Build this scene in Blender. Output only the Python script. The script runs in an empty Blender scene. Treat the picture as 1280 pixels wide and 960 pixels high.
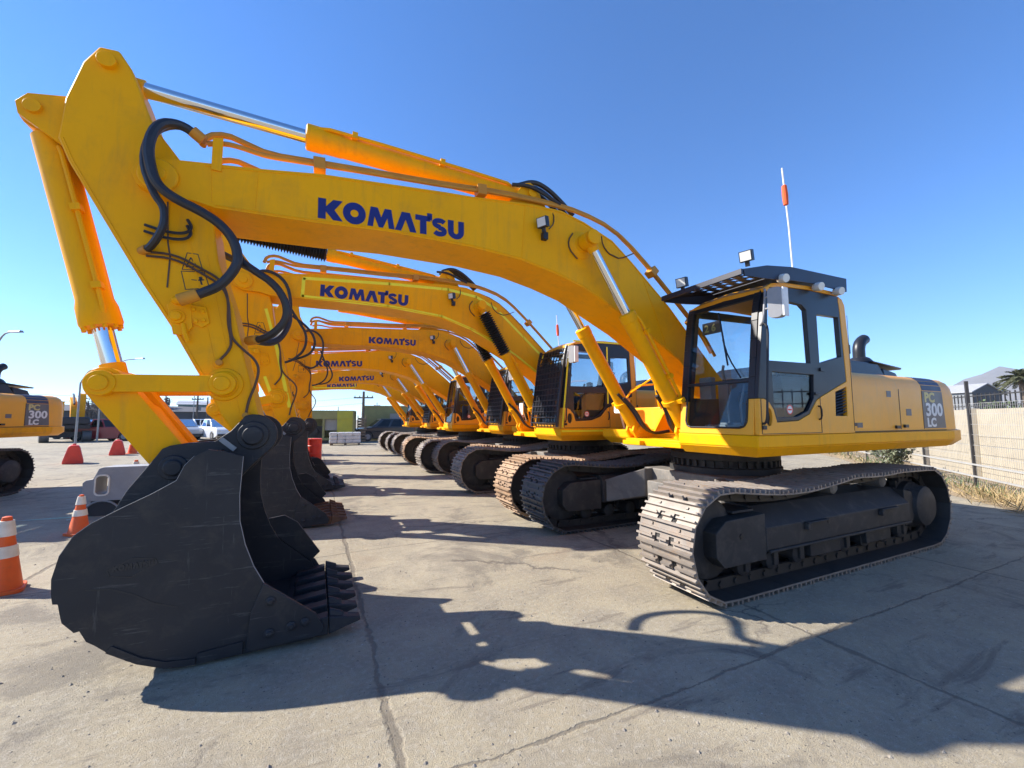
import bpy, bmesh, math, random
from mathutils import Vector, Matrix
from mathutils.geometry import tessellate_polygon

random.seed(7)
R = math.radians
scene = bpy.context.scene
col = scene.collection

# ---------------------------------------------------------------- mesh helper
class MB:
    """collects shapes, then becomes ONE mesh"""
    def __init__(s):
        s.v = []; s.f = []
    def add(s, vs, fs):
        o = len(s.v)
        s.v += [tuple(p) for p in vs]
        s.f += [tuple(i + o for i in f) for f in fs]
        return s
    def box(s, x0, x1, y0, y1, z0, z1):
        return s.hexa([(x0, y0, z0), (x1, y0, z0), (x1, y1, z0), (x0, y1, z0),
                       (x0, y0, z1), (x1, y0, z1), (x1, y1, z1), (x0, y1, z1)])
    def hexa(s, p):
        return s.add(p, [(3, 2, 1, 0), (4, 5, 6, 7), (0, 1, 5, 4), (1, 2, 6, 5), (2, 3, 7, 6), (3, 0, 4, 7)])
    def obox(s, c, ax, ay, az, hx, hy, hz):
        """box round centre c with given axis vectors and half sizes"""
        c = Vector(c); ax = Vector(ax) * hx; ay = Vector(ay) * hy; az = Vector(az) * hz
        return s.hexa([c - ax - ay - az, c + ax - ay - az, c + ax + ay - az, c - ax + ay - az,
                       c - ax - ay + az, c + ax - ay + az, c + ax + ay + az, c - ax + ay + az])
    def bar(s, a, b, w, h, up=(0, 0, 1)):
        a = Vector(a); b = Vector(b); d = (b - a); L = d.length; d.normalize()
        u = Vector(up); sd = d.cross(u)
        if sd.length < 1e-4: sd = d.cross(Vector((1, 0, 0)))
        sd.normalize(); u = sd.cross(d)
        return s.obox((a + b) / 2, d, sd, u, L / 2, w / 2, h / 2)
    def plate(s, outer, holes, d0, d1, fn):
        """flat plate with holes; fn(u, v, d) -> point, d0..d1 is the thickness"""
        loops = [list(outer)] + [list(h) for h in holes]
        pts = [p for l in loops for p in l]
        tris = tessellate_polygon([[Vector((p[0], p[1], 0)) for p in l] for l in loops])
        n = len(pts)
        vs = [fn(p[0], p[1], d0) for p in pts] + [fn(p[0], p[1], d1) for p in pts]
        def area(t):
            a, b, c = (pts[i] for i in t)
            return (b[0]-a[0])*(c[1]-a[1]) - (b[1]-a[1])*(c[0]-a[0])
        fs = []
        for t in tris:
            t = tuple(t) if area(t) > 0 else tuple(reversed(t))
            fs.append(t); fs.append(tuple(i + n for i in reversed(t)))
        o = 0
        for l in loops:
            m = len(l)
            A = sum(l[i][0]*l[(i+1) % m][1] - l[(i+1) % m][0]*l[i][1] for i in range(m))
            solid_ccw = (A > 0) if o == 0 else (A < 0)
            for i in range(m):
                a, b = o + i, o + (i + 1) % m
                fs.append((a, a + n, b + n, b) if solid_ccw else (b, b + n, a + n, a))
            o += m
        return s.add(vs, fs)
    def prism(s, poly, y0, y1, holes=()):
        """profile in x,z pushed along y"""
        return s.plate(poly, holes, y0, y1, lambda u, v, d: (u, d, v))
    def cyl(s, a, b, r0, r1=None, n=16, caps=True):
        a = Vector(a); b = Vector(b); r1 = r0 if r1 is None else r1
        d = (b - a).normalized()
        x = d.orthogonal().normalized(); y = d.cross(x)
        vs = []
        for c, r in ((a, r0), (b, r1)):
            for i in range(n):
                t = 2 * math.pi * i / n
                vs.append(c + (x * math.cos(t) + y * math.sin(t)) * r)
        fs = [(i, (i + 1) % n, n + (i + 1) % n, n + i) for i in range(n)]
        if caps: fs += [tuple(reversed(range(n))), tuple(range(n, 2 * n))]
        return s.add(vs, fs)
    def lathe(s, a, b, prof, n=20):
        """prof: (t along a->b in metres, radius)"""
        a = Vector(a); d = (Vector(b) - a).normalized()
        x = d.orthogonal().normalized(); y = d.cross(x)
        vs = []; fs = []
        for t, r in prof:
            for i in range(n):
                k = 2 * math.pi * i / n
                vs.append(a + d * t + (x * math.cos(k) + y * math.sin(k)) * r)
        for j in range(len(prof) - 1):
            for i in range(n):
                fs.append((j*n + i, j*n + (i+1) % n, (j+1)*n + (i+1) % n, (j+1)*n + i))
        fs.append(tuple(reversed(range(n)))); fs.append(tuple(range((len(prof)-1)*n, len(prof)*n)))
        return s.add(vs, fs)
    def tube(s, pts, r, n=8, smooth=0):
        P = [Vector(p) for p in pts]
        for _ in range(smooth):                      # corner cutting
            Q = [P[0]]
            for i in range(len(P) - 1):
                Q += [P[i].lerp(P[i+1], .25), P[i].lerp(P[i+1], .75)]
            P = Q + [P[-1]]
        d = (P[1] - P[0]).normalized(); x = d.orthogonal().normalized()
        vs = []; fs = []
        for i, p in enumerate(P):
            if i == 0: t = P[1] - P[0]
            elif i == len(P) - 1: t = P[-1] - P[-2]
            else: t = P[i+1] - P[i-1]
            t.normalize(); x = (x - t * x.dot(t)).normalized(); y = t.cross(x)
            for k in range(n):
                a = 2 * math.pi * k / n
                vs.append(p + (x * math.cos(a) + y * math.sin(a)) * r)
        for j in range(len(P) - 1):
            for i in range(n):
                fs.append((j*n + i, j*n + (i+1) % n, (j+1)*n + (i+1) % n, (j+1)*n + i))
        fs.append(tuple(reversed(range(n)))); fs.append(tuple(range((len(P)-1)*n, len(P)*n)))
        return s.add(vs, fs)
    def ribbon(s, pts, w, y0, y1, closed=False):
        """flat strip following x,z points"""
        n = len(pts)
        for i in range(n if closed else n - 1):
            a = Vector(pts[i]); b = Vector(pts[(i+1) % n]); d = (b - a).normalized(); q = Vector((-d.y, d.x)) * w / 2
            e = d * w * .2
            a2 = a - e; b2 = b + e
            s.prism([tuple(a2 - q), tuple(b2 - q), tuple(b2 + q), tuple(a2 + q)], y0, y1)
        return s
    def split(s, tol=.004):
        """the separate pieces collected in here, each as an MB of its own"""
        par = list(range(len(s.v)))
        def find(i):
            while par[i] != i: par[i] = par[par[i]]; i = par[i]
            return i
        for f in s.f:
            for i in f[1:]: par[find(i)] = find(f[0])
        isl = {}
        for k, f in enumerate(s.f): isl.setdefault(find(f[0]), []).append(k)
        items = []
        for fs in isl.values():
            vi = {i for k in fs for i in s.f[k]}; P = [s.v[i] for i in vi]
            items.append([fs, [min(p[a] for p in P) - tol for a in range(3)], [max(p[a] for p in P) + tol for a in range(3)]])
        done = False
        while not done:
            done = True
            for i in range(len(items)):
                for j in range(len(items) - 1, i, -1):
                    A, B = items[i], items[j]
                    if all(A[1][a] <= B[2][a] and B[1][a] <= A[2][a] for a in range(3)):
                        items[i] = [A[0] + B[0], [min(A[1][a], B[1][a]) for a in range(3)], [max(A[2][a], B[2][a]) for a in range(3)]]
                        del items[j]; done = False
        out = []
        for fs, lo, hi in items:
            m = MB(); mp = {}
            for k in sorted(fs):
                f = []
                for i in s.f[k]:
                    if i not in mp: mp[i] = len(m.v); m.v.append(s.v[i])
                    f.append(mp[i])
                m.f.append(tuple(f))
            out.append(m)
        return out
    def mesh(s, name, mat, smooth=35, bevel=None):
        m = bpy.data.meshes.new(name)
        m.from_pydata(s.v, [], s.f)
        bm = bmesh.new(); bm.from_mesh(m); bmesh.ops.recalc_face_normals(bm, faces=bm.faces); bm.to_mesh(m); bm.free()
        if isinstance(mat, (list, tuple)):
            for q in mat: m.materials.append(q)
        else: m.materials.append(mat)
        if smooth:
            m.polygons.foreach_set('use_smooth', [True] * len(m.polygons))
            m.set_sharp_from_angle(angle=R(smooth))
        m.update()
        return m

def arc(cx, cy, r, a0, a1, n=8):
    return [(cx + r * math.cos(R(a0 + (a1 - a0) * i / n)), cy + r * math.sin(R(a0 + (a1 - a0) * i / n))) for i in range(n + 1)]
def rrect(x0, x1, y0, y1, r, n=4):
    return (arc(x1 - r, y0 + r, r, -90, 0, n) + arc(x1 - r, y1 - r, r, 0, 90, n)
            + arc(x0 + r, y1 - r, r, 90, 180, n) + arc(x0 + r, y0 + r, r, 180, 270, n))

def put(name, mesh, parent=None, mat4=None, bevel=None, label=None, segs=2):
    o = bpy.data.objects.new(name, mesh)
    col.objects.link(o)
    if parent: o.parent = parent
    if mat4 is not None: o.matrix_local = mat4
    if bevel:
        b = o.modifiers.new('edge', 'BEVEL'); b.width = bevel; b.segments = segs
        b.limit_method = 'ANGLE'; b.angle_limit = R(38); b.harden_normals = False
    if label: o['label'] = label
    return o
def tag(o, label=None, cat=None, group=None, kind=None):
    if label: o['label'] = label
    if cat: o['category'] = cat
    if group: o['group'] = group
    if kind: o['kind'] = kind
    return o
def thing(name, label, cat, loc=(0, 0, 0), rz=0, group=None):
    o = bpy.data.objects.new(name, None); col.objects.link(o)
    o.location = loc; o.rotation_euler = (0, 0, rz); o.empty_display_size = .3
    return tag(o, label, cat, group)
def copy_tree(o, parent=None):
    c = o.copy(); col.objects.link(c)
    if parent: c.parent = parent
    for ch in list(o.children): copy_tree(ch, c)
    return c

# ---------------------------------------------------------------- materials
def newmat(name):
    m = bpy.data.materials.new(name); m.use_nodes = True
    nt = m.node_tree
    return m, nt, nt.nodes['Principled BSDF']
def nd(nt, t, **kw):
    n = nt.nodes.new(t)
    for k, v in kw.items():
        if k.startswith('i_'):
            key = k[2:].replace('_', ' ')
            n.inputs[int(key) if key.isdigit() else key].default_value = v
        else: setattr(n, k, v)
    return n
def ramp(nt, fac, stops):
    r = nt.nodes.new('ShaderNodeValToRGB')
    e = r.color_ramp.elements
    while len(e) < len(stops): e.new(.5)
    for q, (p, c) in zip(e, stops):
        q.position = p; q.color = (c if len(c) == 4 else (*c, 1))
    nt.links.new(fac, r.inputs[0]); return r
def mixc(nt, fac, a, b, mode='MIX'):
    m = nt.nodes.new('ShaderNodeMix'); m.data_type = 'RGBA'; m.blend_type = mode
    for s, q in ((0, fac), (6, a), (7, b)):
        if hasattr(q, 'is_linked') or hasattr(q, 'links'): nt.links.new(q, m.inputs[s])
        else: m.inputs[s].default_value = q if s == 0 else (*q, 1)
    return m.outputs[2]
def noise(nt, vec, scale, detail=4, rough=.55, dist=0):
    n = nd(nt, 'ShaderNodeTexNoise'); n.inputs['Scale'].default_value = scale
    n.inputs['Detail'].default_value = detail; n.inputs['Roughness'].default_value = rough
    n.inputs['Distortion'].default_value = dist
    nt.links.new(vec, n.inputs['Vector']); return n
def bump(nt, bsdf, h, strength=.3, dist=.01):
    b = nd(nt, 'ShaderNodeBump'); b.inputs['Strength'].default_value = strength; b.inputs['Distance'].default_value = dist
    nt.links.new(h, b.inputs['Height']); nt.links.new(b.outputs[0], bsdf.inputs['Normal']); return b
def worn(name, c, c2, rough=.5, metal=0, scale=3, dirt=None, dirt_amt=.5, fine=40, bmp=.05, coat=0, spec=.5, streak=None, scratch=None):
    """painted or bare surface with two close tones, grime patches and a slightly uneven gloss"""
    m, nt, b = newmat(name)
    tc = nd(nt, 'ShaderNodeTexCoord'); v = tc.outputs['Object']
    n1 = noise(nt, v, scale, 5, .6); n2 = noise(nt, v, fine, 3, .6)
    f = ramp(nt, n1.outputs[0], [(.35, (0, 0, 0)), (.65, (1, 1, 1))])
    cc = mixc(nt, f.outputs[0], c, c2)
    if dirt:
        n3 = noise(nt, v, scale * 1.7, 8, .7, .4)
        d = ramp(nt, n3.outputs[0], [(.5, (0, 0, 0)), (.72, (dirt_amt,) * 3)])
        cc = mixc(nt, d.outputs[0], cc, dirt)
    def pulled(scale, sc, lo, hi, colr, amt, rot=(0, 0, 0)):
        mp = nd(nt, 'ShaderNodeMapping'); nt.links.new(v, mp.inputs[0]); mp.inputs['Scale'].default_value = scale; mp.inputs['Rotation'].default_value = rot
        q = noise(nt, mp.outputs[0], sc, 6, .7, .2); return mixc(nt, ramp(nt, q.outputs[0], [(lo, (0, 0, 0)), (hi, (amt,) * 3)]).outputs[0], cc, colr)
    if streak: cc = pulled((7, 7, .8), 1.6, .52, .74, streak[0], streak[1])
    if scratch:
        cc = pulled((1.2, 6, 16), 2.2, .60, .66, scratch[0], scratch[1], (0, .35, 0)); cc = pulled((14, 6, 1.2), 1.7, .63, .68, scratch[0], scratch[1] * .7, (0, -.3, 0))
    nt.links.new(cc, b.inputs['Base Color'])
    rr = nd(nt, 'ShaderNodeMapRange'); rr.inputs['To Min'].default_value = max(.02, rough - .1); rr.inputs['To Max'].default_value = min(1, rough + .15)
    nt.links.new(n1.outputs[0], rr.inputs['Value']); nt.links.new(rr.outputs[0], b.inputs['Roughness'])
    b.inputs['Metallic'].default_value = metal
    b.inputs['Specular IOR Level'].default_value = spec
    if coat:
        b.inputs['Coat Weight'].default_value = coat; b.inputs['Coat Roughness'].default_value = .12
    if bmp: bump(nt, b, n2.outputs[0], bmp, .004)
    return m
def plain(name, c, rough=.5, metal=0, spec=.5):
    return worn(name, c, tuple(x * .86 for x in c), rough, metal, 6, None, 0, 60, .02, 0, spec)

M = {}
M['yellow'] = worn('machine_yellow_paint', (.96, .43, .002), (.90, .40, .002), .42, 0, 1.3, (.50, .24, .03), .32, 90, .012, 0, .12, ((.42, .22, .05), .28))
M['yellow_old'] = worn('machine_yellow_paint_weathered', (.88, .385, .005), (.80, .335, .006), .5, 0, 1.6, (.42, .19, .03), .45, 70, .03, 0, .12, ((.34, .18, .05), .4))
M['lime'] = worn('reflective_lime_tape', (.95, .86, .02), (.88, .78, .02), .5, 0, 5)
M['cab_yellow'] = worn('cab_yellow_paint', (.90, .405, .030), (.86, .38, .028), .36, 0, 1.2, (.54, .30, .09), .22, 90, .01, .06, .25, ((.50, .30, .12), .3))
M['pipe'] = worn('oil_pipe_paint', (.62, .27, .03), (.52, .22, .03), .42, 0, 6, None, 0, 40, .05, 0, .25)
M['black'] = worn('black_steel_paint', (.014, .015, .020), (.018, .019, .025), .36, 0, 3, (.04, .038, .036), .25, 50, .03, 0, .4)
M['navy'] = worn('dark_roof_guard_paint', (.012, .015, .034), (.016, .019, .038), .42, 0, 3)
M['bucket'] = worn('bucket_dark_grey_paint', (.0155, .017, .0215), (.024, .0245, .028), .5, 0, 2.6, (.075, .062, .05), .5, 60, .05, 0, .35, None, ((.085, .083, .082), .6))
M['bucket_rust'] = worn('bucket_rusty_steel', (.16, .075, .03), (.10, .05, .028), .75, .1, 7, (.28, .13, .05), .6, 60, .15)
M['under'] = worn('undercarriage_grey_paint', (.030, .029, .030), (.042, .040, .039), .6, 0, 3, (.12, .105, .09), .5, 60, .08, 0, .35)
M['carbody'] = worn('dusty_carbody_paint', (.19, .175, .155), (.13, .12, .11), .75, 0, 2.5, (.32, .28, .23), .6, 60, .08)
M['shoe'] = worn('worn_track_steel', (.31, .265, .22), (.22, .19, .165), .5, .25, 5, (.27, .17, .10), .55, 50, .12)
M['shoe_tan'] = worn('dusty_tan_track_steel', (.36, .235, .14), (.25, .165, .105), .65, .15, 6, (.42, .31, .20), .5, 50, .12)
M['shoe_dark_shaded'] = worn('dark_and_shaded_track_steel', (.07, .068, .068), (.10, .096, .092), .5, .2, 6, (.17, .15, .125), .4, 50, .12)  # dark steel; also carries the shade on the nearest machine's right track
M['rubber'] = worn('black_rubber', (.016, .016, .018), (.024, .024, .026), .55, 0, 8)
M['hose'] = worn('hydraulic_hose_rubber', (.014, .015, .020), (.022, .022, .028), .42, 0, 12)
M['wire'] = worn('brown_grease_line', (.07, .035, .022), (.10, .05, .03), .5, 0, 12)
M['logo'] = plain('blue_vinyl_lettering', (.006, .012, .16), .4)
M['white'] = plain('white_paint', (.78, .78, .76), .5)
M['decal_grey'] = plain('grey_decal', (.13, .125, .13), .45)
M['decal_black'] = plain('black_decal', (.018, .018, .020), .45)
M['decal_navy'] = plain('navy_decal', (.03, .033, .07), .45)
M['pc_yellow'] = plain('pale_yellow_lettering', (.62, .52, .20), .5)
M['orange'] = worn('orange_cone_plastic', (.82, .13, .012), (.72, .10, .012), .5, 0, 5, (.3, .1, .05), .3)
M['red_plastic'] = worn('red_barrier_plastic', (.78, .06, .035), (.66, .05, .03), .45, 0, 4)
M['reflect'] = worn('white_reflective_band', (.80, .74, .62), (.66, .60, .48), .5, 0, 9)
M['grey_plastic'] = worn('grey_moulded_plastic', (.30, .295, .29), (.25, .245, .24), .55, 0, 3, (.42, .38, .32), .4)
M['seat'] = plain('seat_fabric', (.06, .06, .062), .9); M['lining'] = plain('cab_lining_plastic', (.10, .105, .11), .7)
M['cab_plastic'] = plain('cab_grey_plastic', (.26, .27, .28), .6)
M['fence_wire'] = worn('fence_wire_zinc', (.48, .47, .44), (.40, .39, .37), .5, .3, 5)
M['galv'] = worn('galvanised_steel', (.30, .30, .30), (.24, .24, .24), .5, .5, 5)
M['lens'] = plain('lamp_lens', (.70, .70, .66), .15)
M['flag'] = plain('orange_flag_cloth', (.82, .12, .03), .8)
def chrome():
    m, nt, b = newmat('chrome_rod'); b.inputs['Base Color'].default_value = (.78, .77, .75, 1)
    b.inputs['Metallic'].default_value = 1; b.inputs['Roughness'].default_value = .10
    return m
M['chrome'] = chrome()
def glass(name, tint, refl=.9):
    m, nt, b = newmat(name); out = nt.nodes['Material Output']
    tr = nd(nt, 'ShaderNodeBsdfTransparent'); tr.inputs[0].default_value = (*tint, 1)
    gl = nd(nt, 'ShaderNodeBsdfGlossy'); gl.inputs['Roughness'].default_value = .01; gl.inputs[0].default_value = (refl, refl, refl, 1)
    fr = nd(nt, 'ShaderNodeFresnel'); fr.inputs[0].default_value = 1.5
    mx = nd(nt, 'ShaderNodeMixShader')
    nt.links.new(fr.outputs[0], mx.inputs[0]); nt.links.new(tr.outputs[0], mx.inputs[1]); nt.links.new(gl.outputs[0], mx.inputs[2])
    nt.links.new(mx.outputs[0], out.inputs['Surface'])
    nt.nodes.remove(b)
    return m
M['glass'] = glass('cab_glass', (.74, .82, .84)); M['glass_side'] = glass('tinted_side_glass', (.46, .56, .64))
M['glass_dark'] = glass('tinted_car_glass', (.06, .07, .08))
M['shell_grey'] = plain('grey_plastic_shell', (.30, .30, .31), .4)
M['chain'] = worn('dark_track_chain', (.03, .028, .027), (.05, .045, .04), .6, .2, 7)

cache = {}
def cm(key, fn):
    if key not in cache: cache[key] = fn()
    return cache[key]

# lettering ------------------------------------------------------------------
def stroke(pts, w):
    L = []; Rr = []
    for i, p in enumerate(pts):
        a = pts[max(0, i-1)]; b = pts[min(len(pts)-1, i+1)]
        dx, dy = b[0]-a[0], b[1]-a[1]; l = math.hypot(dx, dy); nx, ny = -dy/l*w/2, dx/l*w/2
        L.append((p[0]+nx, p[1]+ny)); Rr.append((p[0]-nx, p[1]-ny))
    return L + Rr[::-1]
def ell(cx, cy, rx, ry, a0, a1, n=14):
    return [(cx + rx*math.cos(R(a0+(a1-a0)*i/n)), cy + ry*math.sin(R(a0+(a1-a0)*i/n))) for i in range(n+1)]
def logo_shapes():
    """heavy block capitals, unit height: list of (outer, holes)"""
    out = []; x = 0
    def put_(polys, w):
        nonlocal x
        for o, h in polys:
            out.append(([(a + x, b) for a, b in o], [[(a + x, b) for a, b in q] for q in h]))
        x += w
    put_([([(0, 0), (.36, 0), (.36, .38), (.70, 0), (1.16, 0), (.76, .5), (1.14, 1), (.70, 1), (.36, .62), (.36, 1), (0, 1)], [])], 1.16)
    put_([(ell(.56, .5, .56, .55, 0, 360, 28)[:-1], [ell(.56, .5, .20, .19, 0, 360, 20)[:-1]])], 1.20)
    put_([([(0, 0), (.28, 0), (.36, .52), (.58, 0), (.80, 0), (1.02, .52), (1.10, 0), (1.40, 0), (1.22, 1), (.88, 1), (.70, .52), (.52, 1), (.16, 1)], [])], 1.42)
    put_([([(0, 0), (.33, 0), (.57, .62), (.81, 0), (1.16, 0), (.80, 1), (.36, 1)], [])], 1.10)
    put_([([(.26, 0), (.62, 0), (.62, .72), (.84, .72), (.84, 1), (0, 1), (0, .72), (.26, .72)], []),
          ([(.66, .80), (.94, .80), (.94, 1.17), (.66, 1.17)], [])], .92)
    sp = ell(.45, .705, .30, .165, 25, 265, 14) + ell(.45, .295, .30, .165, 85, -155, 14)
    put_([(stroke(sp, .26), [])], .94)
    put_([([(0, 1), (0, .40)] + ell(.48, .40, .48, .42, 180, 360, 14)[1:-1] + [(.96, .40), (.96, 1), (.62, 1), (.62, .40)]
           + ell(.48, .40, .14, .14, 360, 180, 8)[1:-1] + [(.34, .40), (.34, 1)], [])], .96)
    return out, x
def text_polys(txt, size, bold=0):
    """text through the built-in font: returns list of (verts2d, faces)"""
    cu = bpy.data.curves.new('tmp_text', 'FONT'); cu.body = txt; cu.size = size; cu.offset = bold; cu.resolution_u = 3
    o = bpy.data.objects.new('tmp_text', cu); col.objects.link(o)
    dg = bpy.context.evaluated_depsgraph_get()
    me = bpy.data.meshes.new_from_object(o.evaluated_get(dg))
    vs = [(v.co.x, v.co.y) for v in me.vertices]; fs = [tuple(p.vertices) for p in me.polygons]
    bpy.data.objects.remove(o); bpy.data.curves.remove(cu); bpy.data.meshes.remove(me)
    return vs, fs
# ================================================================= EXCAVATOR
# machine coordinates: x forward, y left, z up, origin on the ground under the slew centre
FOOT = (.32, 1.92)            # boom foot pin (x, z)
TIP = (6.62, 3.55)            # boom tip / arm pin
BCP = (2.68, 3.72)            # boom cylinder pin on the boom
BPIN = (5.90, 1.54)           # arm / bucket pin
LINKA = (6.13, 1.95)          # side link pin on the arm
LINKH = (6.86, 1.93)          # link knee
EPIN = (6.40, 1.31)           # bucket link pin on the bucket
BCF = (7.40, 3.95)            # bucket cylinder foot on the arm
ACR = (7.00, 4.42)            # arm cylinder rod pin on the arm
ACF = (3.25, 4.30)            # arm cylinder foot on the boom
BOOM = [(6.74, 3.66), (6.62, 3.70), (6.34, 3.74), (5.97, 3.79), (5.49, 3.87), (4.86, 3.93), (4.33, 3.98), (4.05, 4.0), (3.33, 4.08), (2.94, 4.09),
        (2.63, 4.02), (2.21, 3.87), (1.90, 3.64), (1.28, 3.13), (.60, 2.46), (.22, 2.10), (.13, 1.95), (.16, 1.80), (.30, 1.72), (.50, 1.76),
        (.80, 2.10), (1.12, 2.42), (1.83, 2.83), (2.24, 3.02), (2.64, 3.21), (3.03, 3.32), (3.47, 3.41), (4.04, 3.45), (4.9, 3.45), (5.48, 3.41), (5.95, 3.39),
        (6.25, 3.38), (6.40, 3.41), (6.62, 3.40), (6.75, 3.46), (6.79, 3.56)]
ARM = [(6.05, 1.56), (6.15, 1.71), (6.22, 1.87), (6.33, 2.07), (6.5, 2.39), (6.7, 2.72), (7.17, 3.57), (7.24, 3.74), (7.22, 4.05), (7.14, 4.38), (7.06, 4.53), (6.94, 4.54),
       (6.86, 4.42), (6.70, 4.00), (6.44, 3.66), (6.33, 3.48), (6.27, 3.27), (6.22, 2.96), (6.10, 2.59), (5.99, 2.12), (5.87, 1.66), (5.79, 1.56), (5.80, 1.46), (5.90, 1.42), (6.00, 1.46)]
BSIDE = [(5.92, 1.40), (6.04, 1.44), (6.13, 1.455), (6.21, 1.41), (6.26, 1.35), (6.30, 1.25), (6.43, 1.17), (6.58, 1.09), (6.72, 1.01), (6.80, .94), (6.86, .82), (6.885, .69),
         (6.88, .60), (6.87, .54), (6.845, .535), (6.83, .46), (6.82, .42), (6.76, .35), (6.735, .355), (6.70, .285), (6.66, .255), (6.60, .20), (6.58, .21), (6.53, .155), (6.50, .125), (6.44, .09),
         (6.425, .105), (6.36, .062), (6.32, .04), (6.25, .022), (6.14, .012), (5.87, .02), (5.42, .03), (5.36, .05), (5.44, .21), (5.75, .48), (5.82, .61), (5.88, .77), (5.92, .94), (5.93, 1.12)]

def m_track():
    b = MB(); ch = MB()
    zc, r = .52, .484
    fx, rx = 2.03, -1.88
    P = []
    for i in range(25):
        a = R(90 - 180 * i / 24); P.append((fx + r*math.cos(a), zc + r*math.sin(a)))
    P += [(fx + (rx - fx) * i / 30, zc - r) for i in range(1, 30)]
    for i in range(25):
        a = R(270 - 180 * i / 24); P.append((rx + r*math.cos(a), zc + r*math.sin(a)))
    top = zc + r
    def zt(x):
        if x > -.1: u = (x + .1) / (fx + .1); return top + .0 - .085 * math.sin(math.pi * u) ** 1.2
        if x > -1.15: u = (x + 1.15) / 1.05; return top + .012 - .02 * math.sin(math.pi * u)
        u = (x - rx) / (-1.15 - rx); return top + .012 * u
    P += [(rx + (fx - rx) * i / 40, zt(rx + (fx - rx) * i / 40)) for i in range(1, 40)]
    L = [0]
    for i in range(len(P)):
        a, c = P[i], P[(i+1) % len(P)]; L.append(L[-1] + math.hypot(c[0]-a[0], c[1]-a[1]))
    N = 50; tot = L[-1]; pitch = tot / N
    def at(s):
        s %= tot
        for i in range(len(P)):
            if L[i+1] >= s:
                t = (s - L[i]) / (L[i+1] - L[i]); a, c = P[i], P[(i+1) % len(P)]
                return (a[0] + (c[0]-a[0])*t, a[1] + (c[1]-a[1])*t)
    for k in range(N):
        s0 = k * pitch
        a = at(s0 - pitch*.42); c = at(s0 + pitch*.42)
        cx, cz = (a[0]+c[0])/2, (a[1]+c[1])/2
        t = Vector((c[0]-a[0], 0, c[1]-a[1])).normalized(); n = Vector((-t.z, 0, t.x)); Y = Vector((0, 1, 0))
        o = Vector((cx, 0, cz))
        jit = random.uniform(-.003, .003)
        def bx(u0, u1, y0, y1, w0, w1):
            b.obox(o + t*((u0+u1)/2) + Y*((y0+y1)/2 + jit) + n*((w0+w1)/2), t, Y, n, (u1-u0)/2, (y1-y0)/2, (w1-w0)/2)
        h = pitch / 2
        bx(-h*.98, h*.25, -.325, .325, -.014, 0)                 # plate with two chain cut-outs
        bx(h*.25, h*1.02, -.325, -.115, -.0141, -.0001)
        bx(h*.25, h*1.02, .115, .325, -.0142, -.0002)
        bx(h*.25, h*1.02, -.055, .055, -.0143, -.0003)
        for u, hh, wd in ((-h*.86, .036, .011), (-.012, .033, .010), (h*.62, .034, .010)):      # three grousers
            if u > 0.02:
                for y0, y1 in ((-.325, -.115), (-.055, .055), (.115, .325)): bx(u-wd, u+wd, y0, y1, -.0005, hh)
            else: bx(u-wd, u+wd, -.325, .325, -.0006, hh)
        for yy in (-.165, .165):
            for u in (-.05, .05): bx(u-.012, u+.012, yy-.012, yy+.012, .0002, .012)
        for yy in (-.085, .085): ch.obox(o + Y*yy - n*.065, t, Y, n, h*1.05, .018, .050)
        ch.cyl(o + t*h - n*.065 - Y*.12, o + t*h - n*.065 + Y*.12, .028, n=8)
        ch.obox(o - n*.0165, t, Y, n, h*.98, .32, .0015)  # dark sheet lining the inner side of each shoe
    return b, ch
def side_track(sgn, k=0):
    src = cm('trackmb', m_track)[k]; b = MB()
    b.v = [(x, y + sgn*1.295, z) for x, y, z in src.v]; b.f = src.f
    return b
def m_frame(s):
    b = MB()
    def yy(y): return s * y
    sec = [(1.00, .40), (1.53, .36), (1.55, .385), (1.55, .60), (1.36, .775), (1.10, .80), (1.00, .72)]
    b.plate(sec, [], -1.42, 1.42, lambda u, v, d: (d, yy(u), v))
    b.box(-1.40, 1.40, min(yy(1.551), yy(1.575)), max(yy(1.551), yy(1.575)), .36, .385)     # bottom flange edge
    # idler yoke box at the front with its slanted cover
    pts = [(1.421, .30), (2.02, .30), (2.12, .40), (2.12, .62), (1.98, .72), (1.421, .74)]
    b.prism(pts, min(yy(1.05), yy(1.545)), max(yy(1.05), yy(1.545)))
    b.box(1.44, 1.75, min(yy(1.12), yy(1.44)), max(yy(1.12), yy(1.44)), .741, .77)
    # rear motor mount
    pts = [(-1.421, .30), (-1.62, .36), (-1.70, .52), (-1.62, .72), (-1.421, .76)]
    b.prism(pts[::-1], min(yy(1.10), yy(1.50)), max(yy(1.10), yy(1.50)))
    for x in (.62, -.85):                                                              # step brackets
        b.box(x-.19, x+.19, min(yy(1.551), yy(1.60)), max(yy(1.551), yy(1.60)), .585, .60)
        b.box(x+.12, x+.19, min(yy(1.551), yy(1.598)), max(yy(1.551), yy(1.598)), .52, .584)
    # covers over the rollers
    for x in (-.75, .35): b.box(x-.28, x+.28, min(yy(1.10), yy(1.50)), max(yy(1.10), yy(1.50)), .20, .359)
    return b
def m_holes(s):
    b = MB()
    for x in (1.78, .36):
        b.cyl((x, s*1.50, .56), (x, s*1.5535, .56), .028, n=12)
    return b
def m_roller(x, s):
    b = MB(); y0, y1 = s*1.14, s*1.46
    b.lathe((x, y0, .235), (x, y1, .235), [(0, .06), (.02, .095), (.08, .095), (.09, .075), (.23, .075), (.24, .095), (.30, .095), (.32, .06)], 16)
    b.box(x-.035, x+.035, min(s*1.461, s*1.485), max(s*1.461, s*1.485), .20, .36)
    return b
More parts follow.
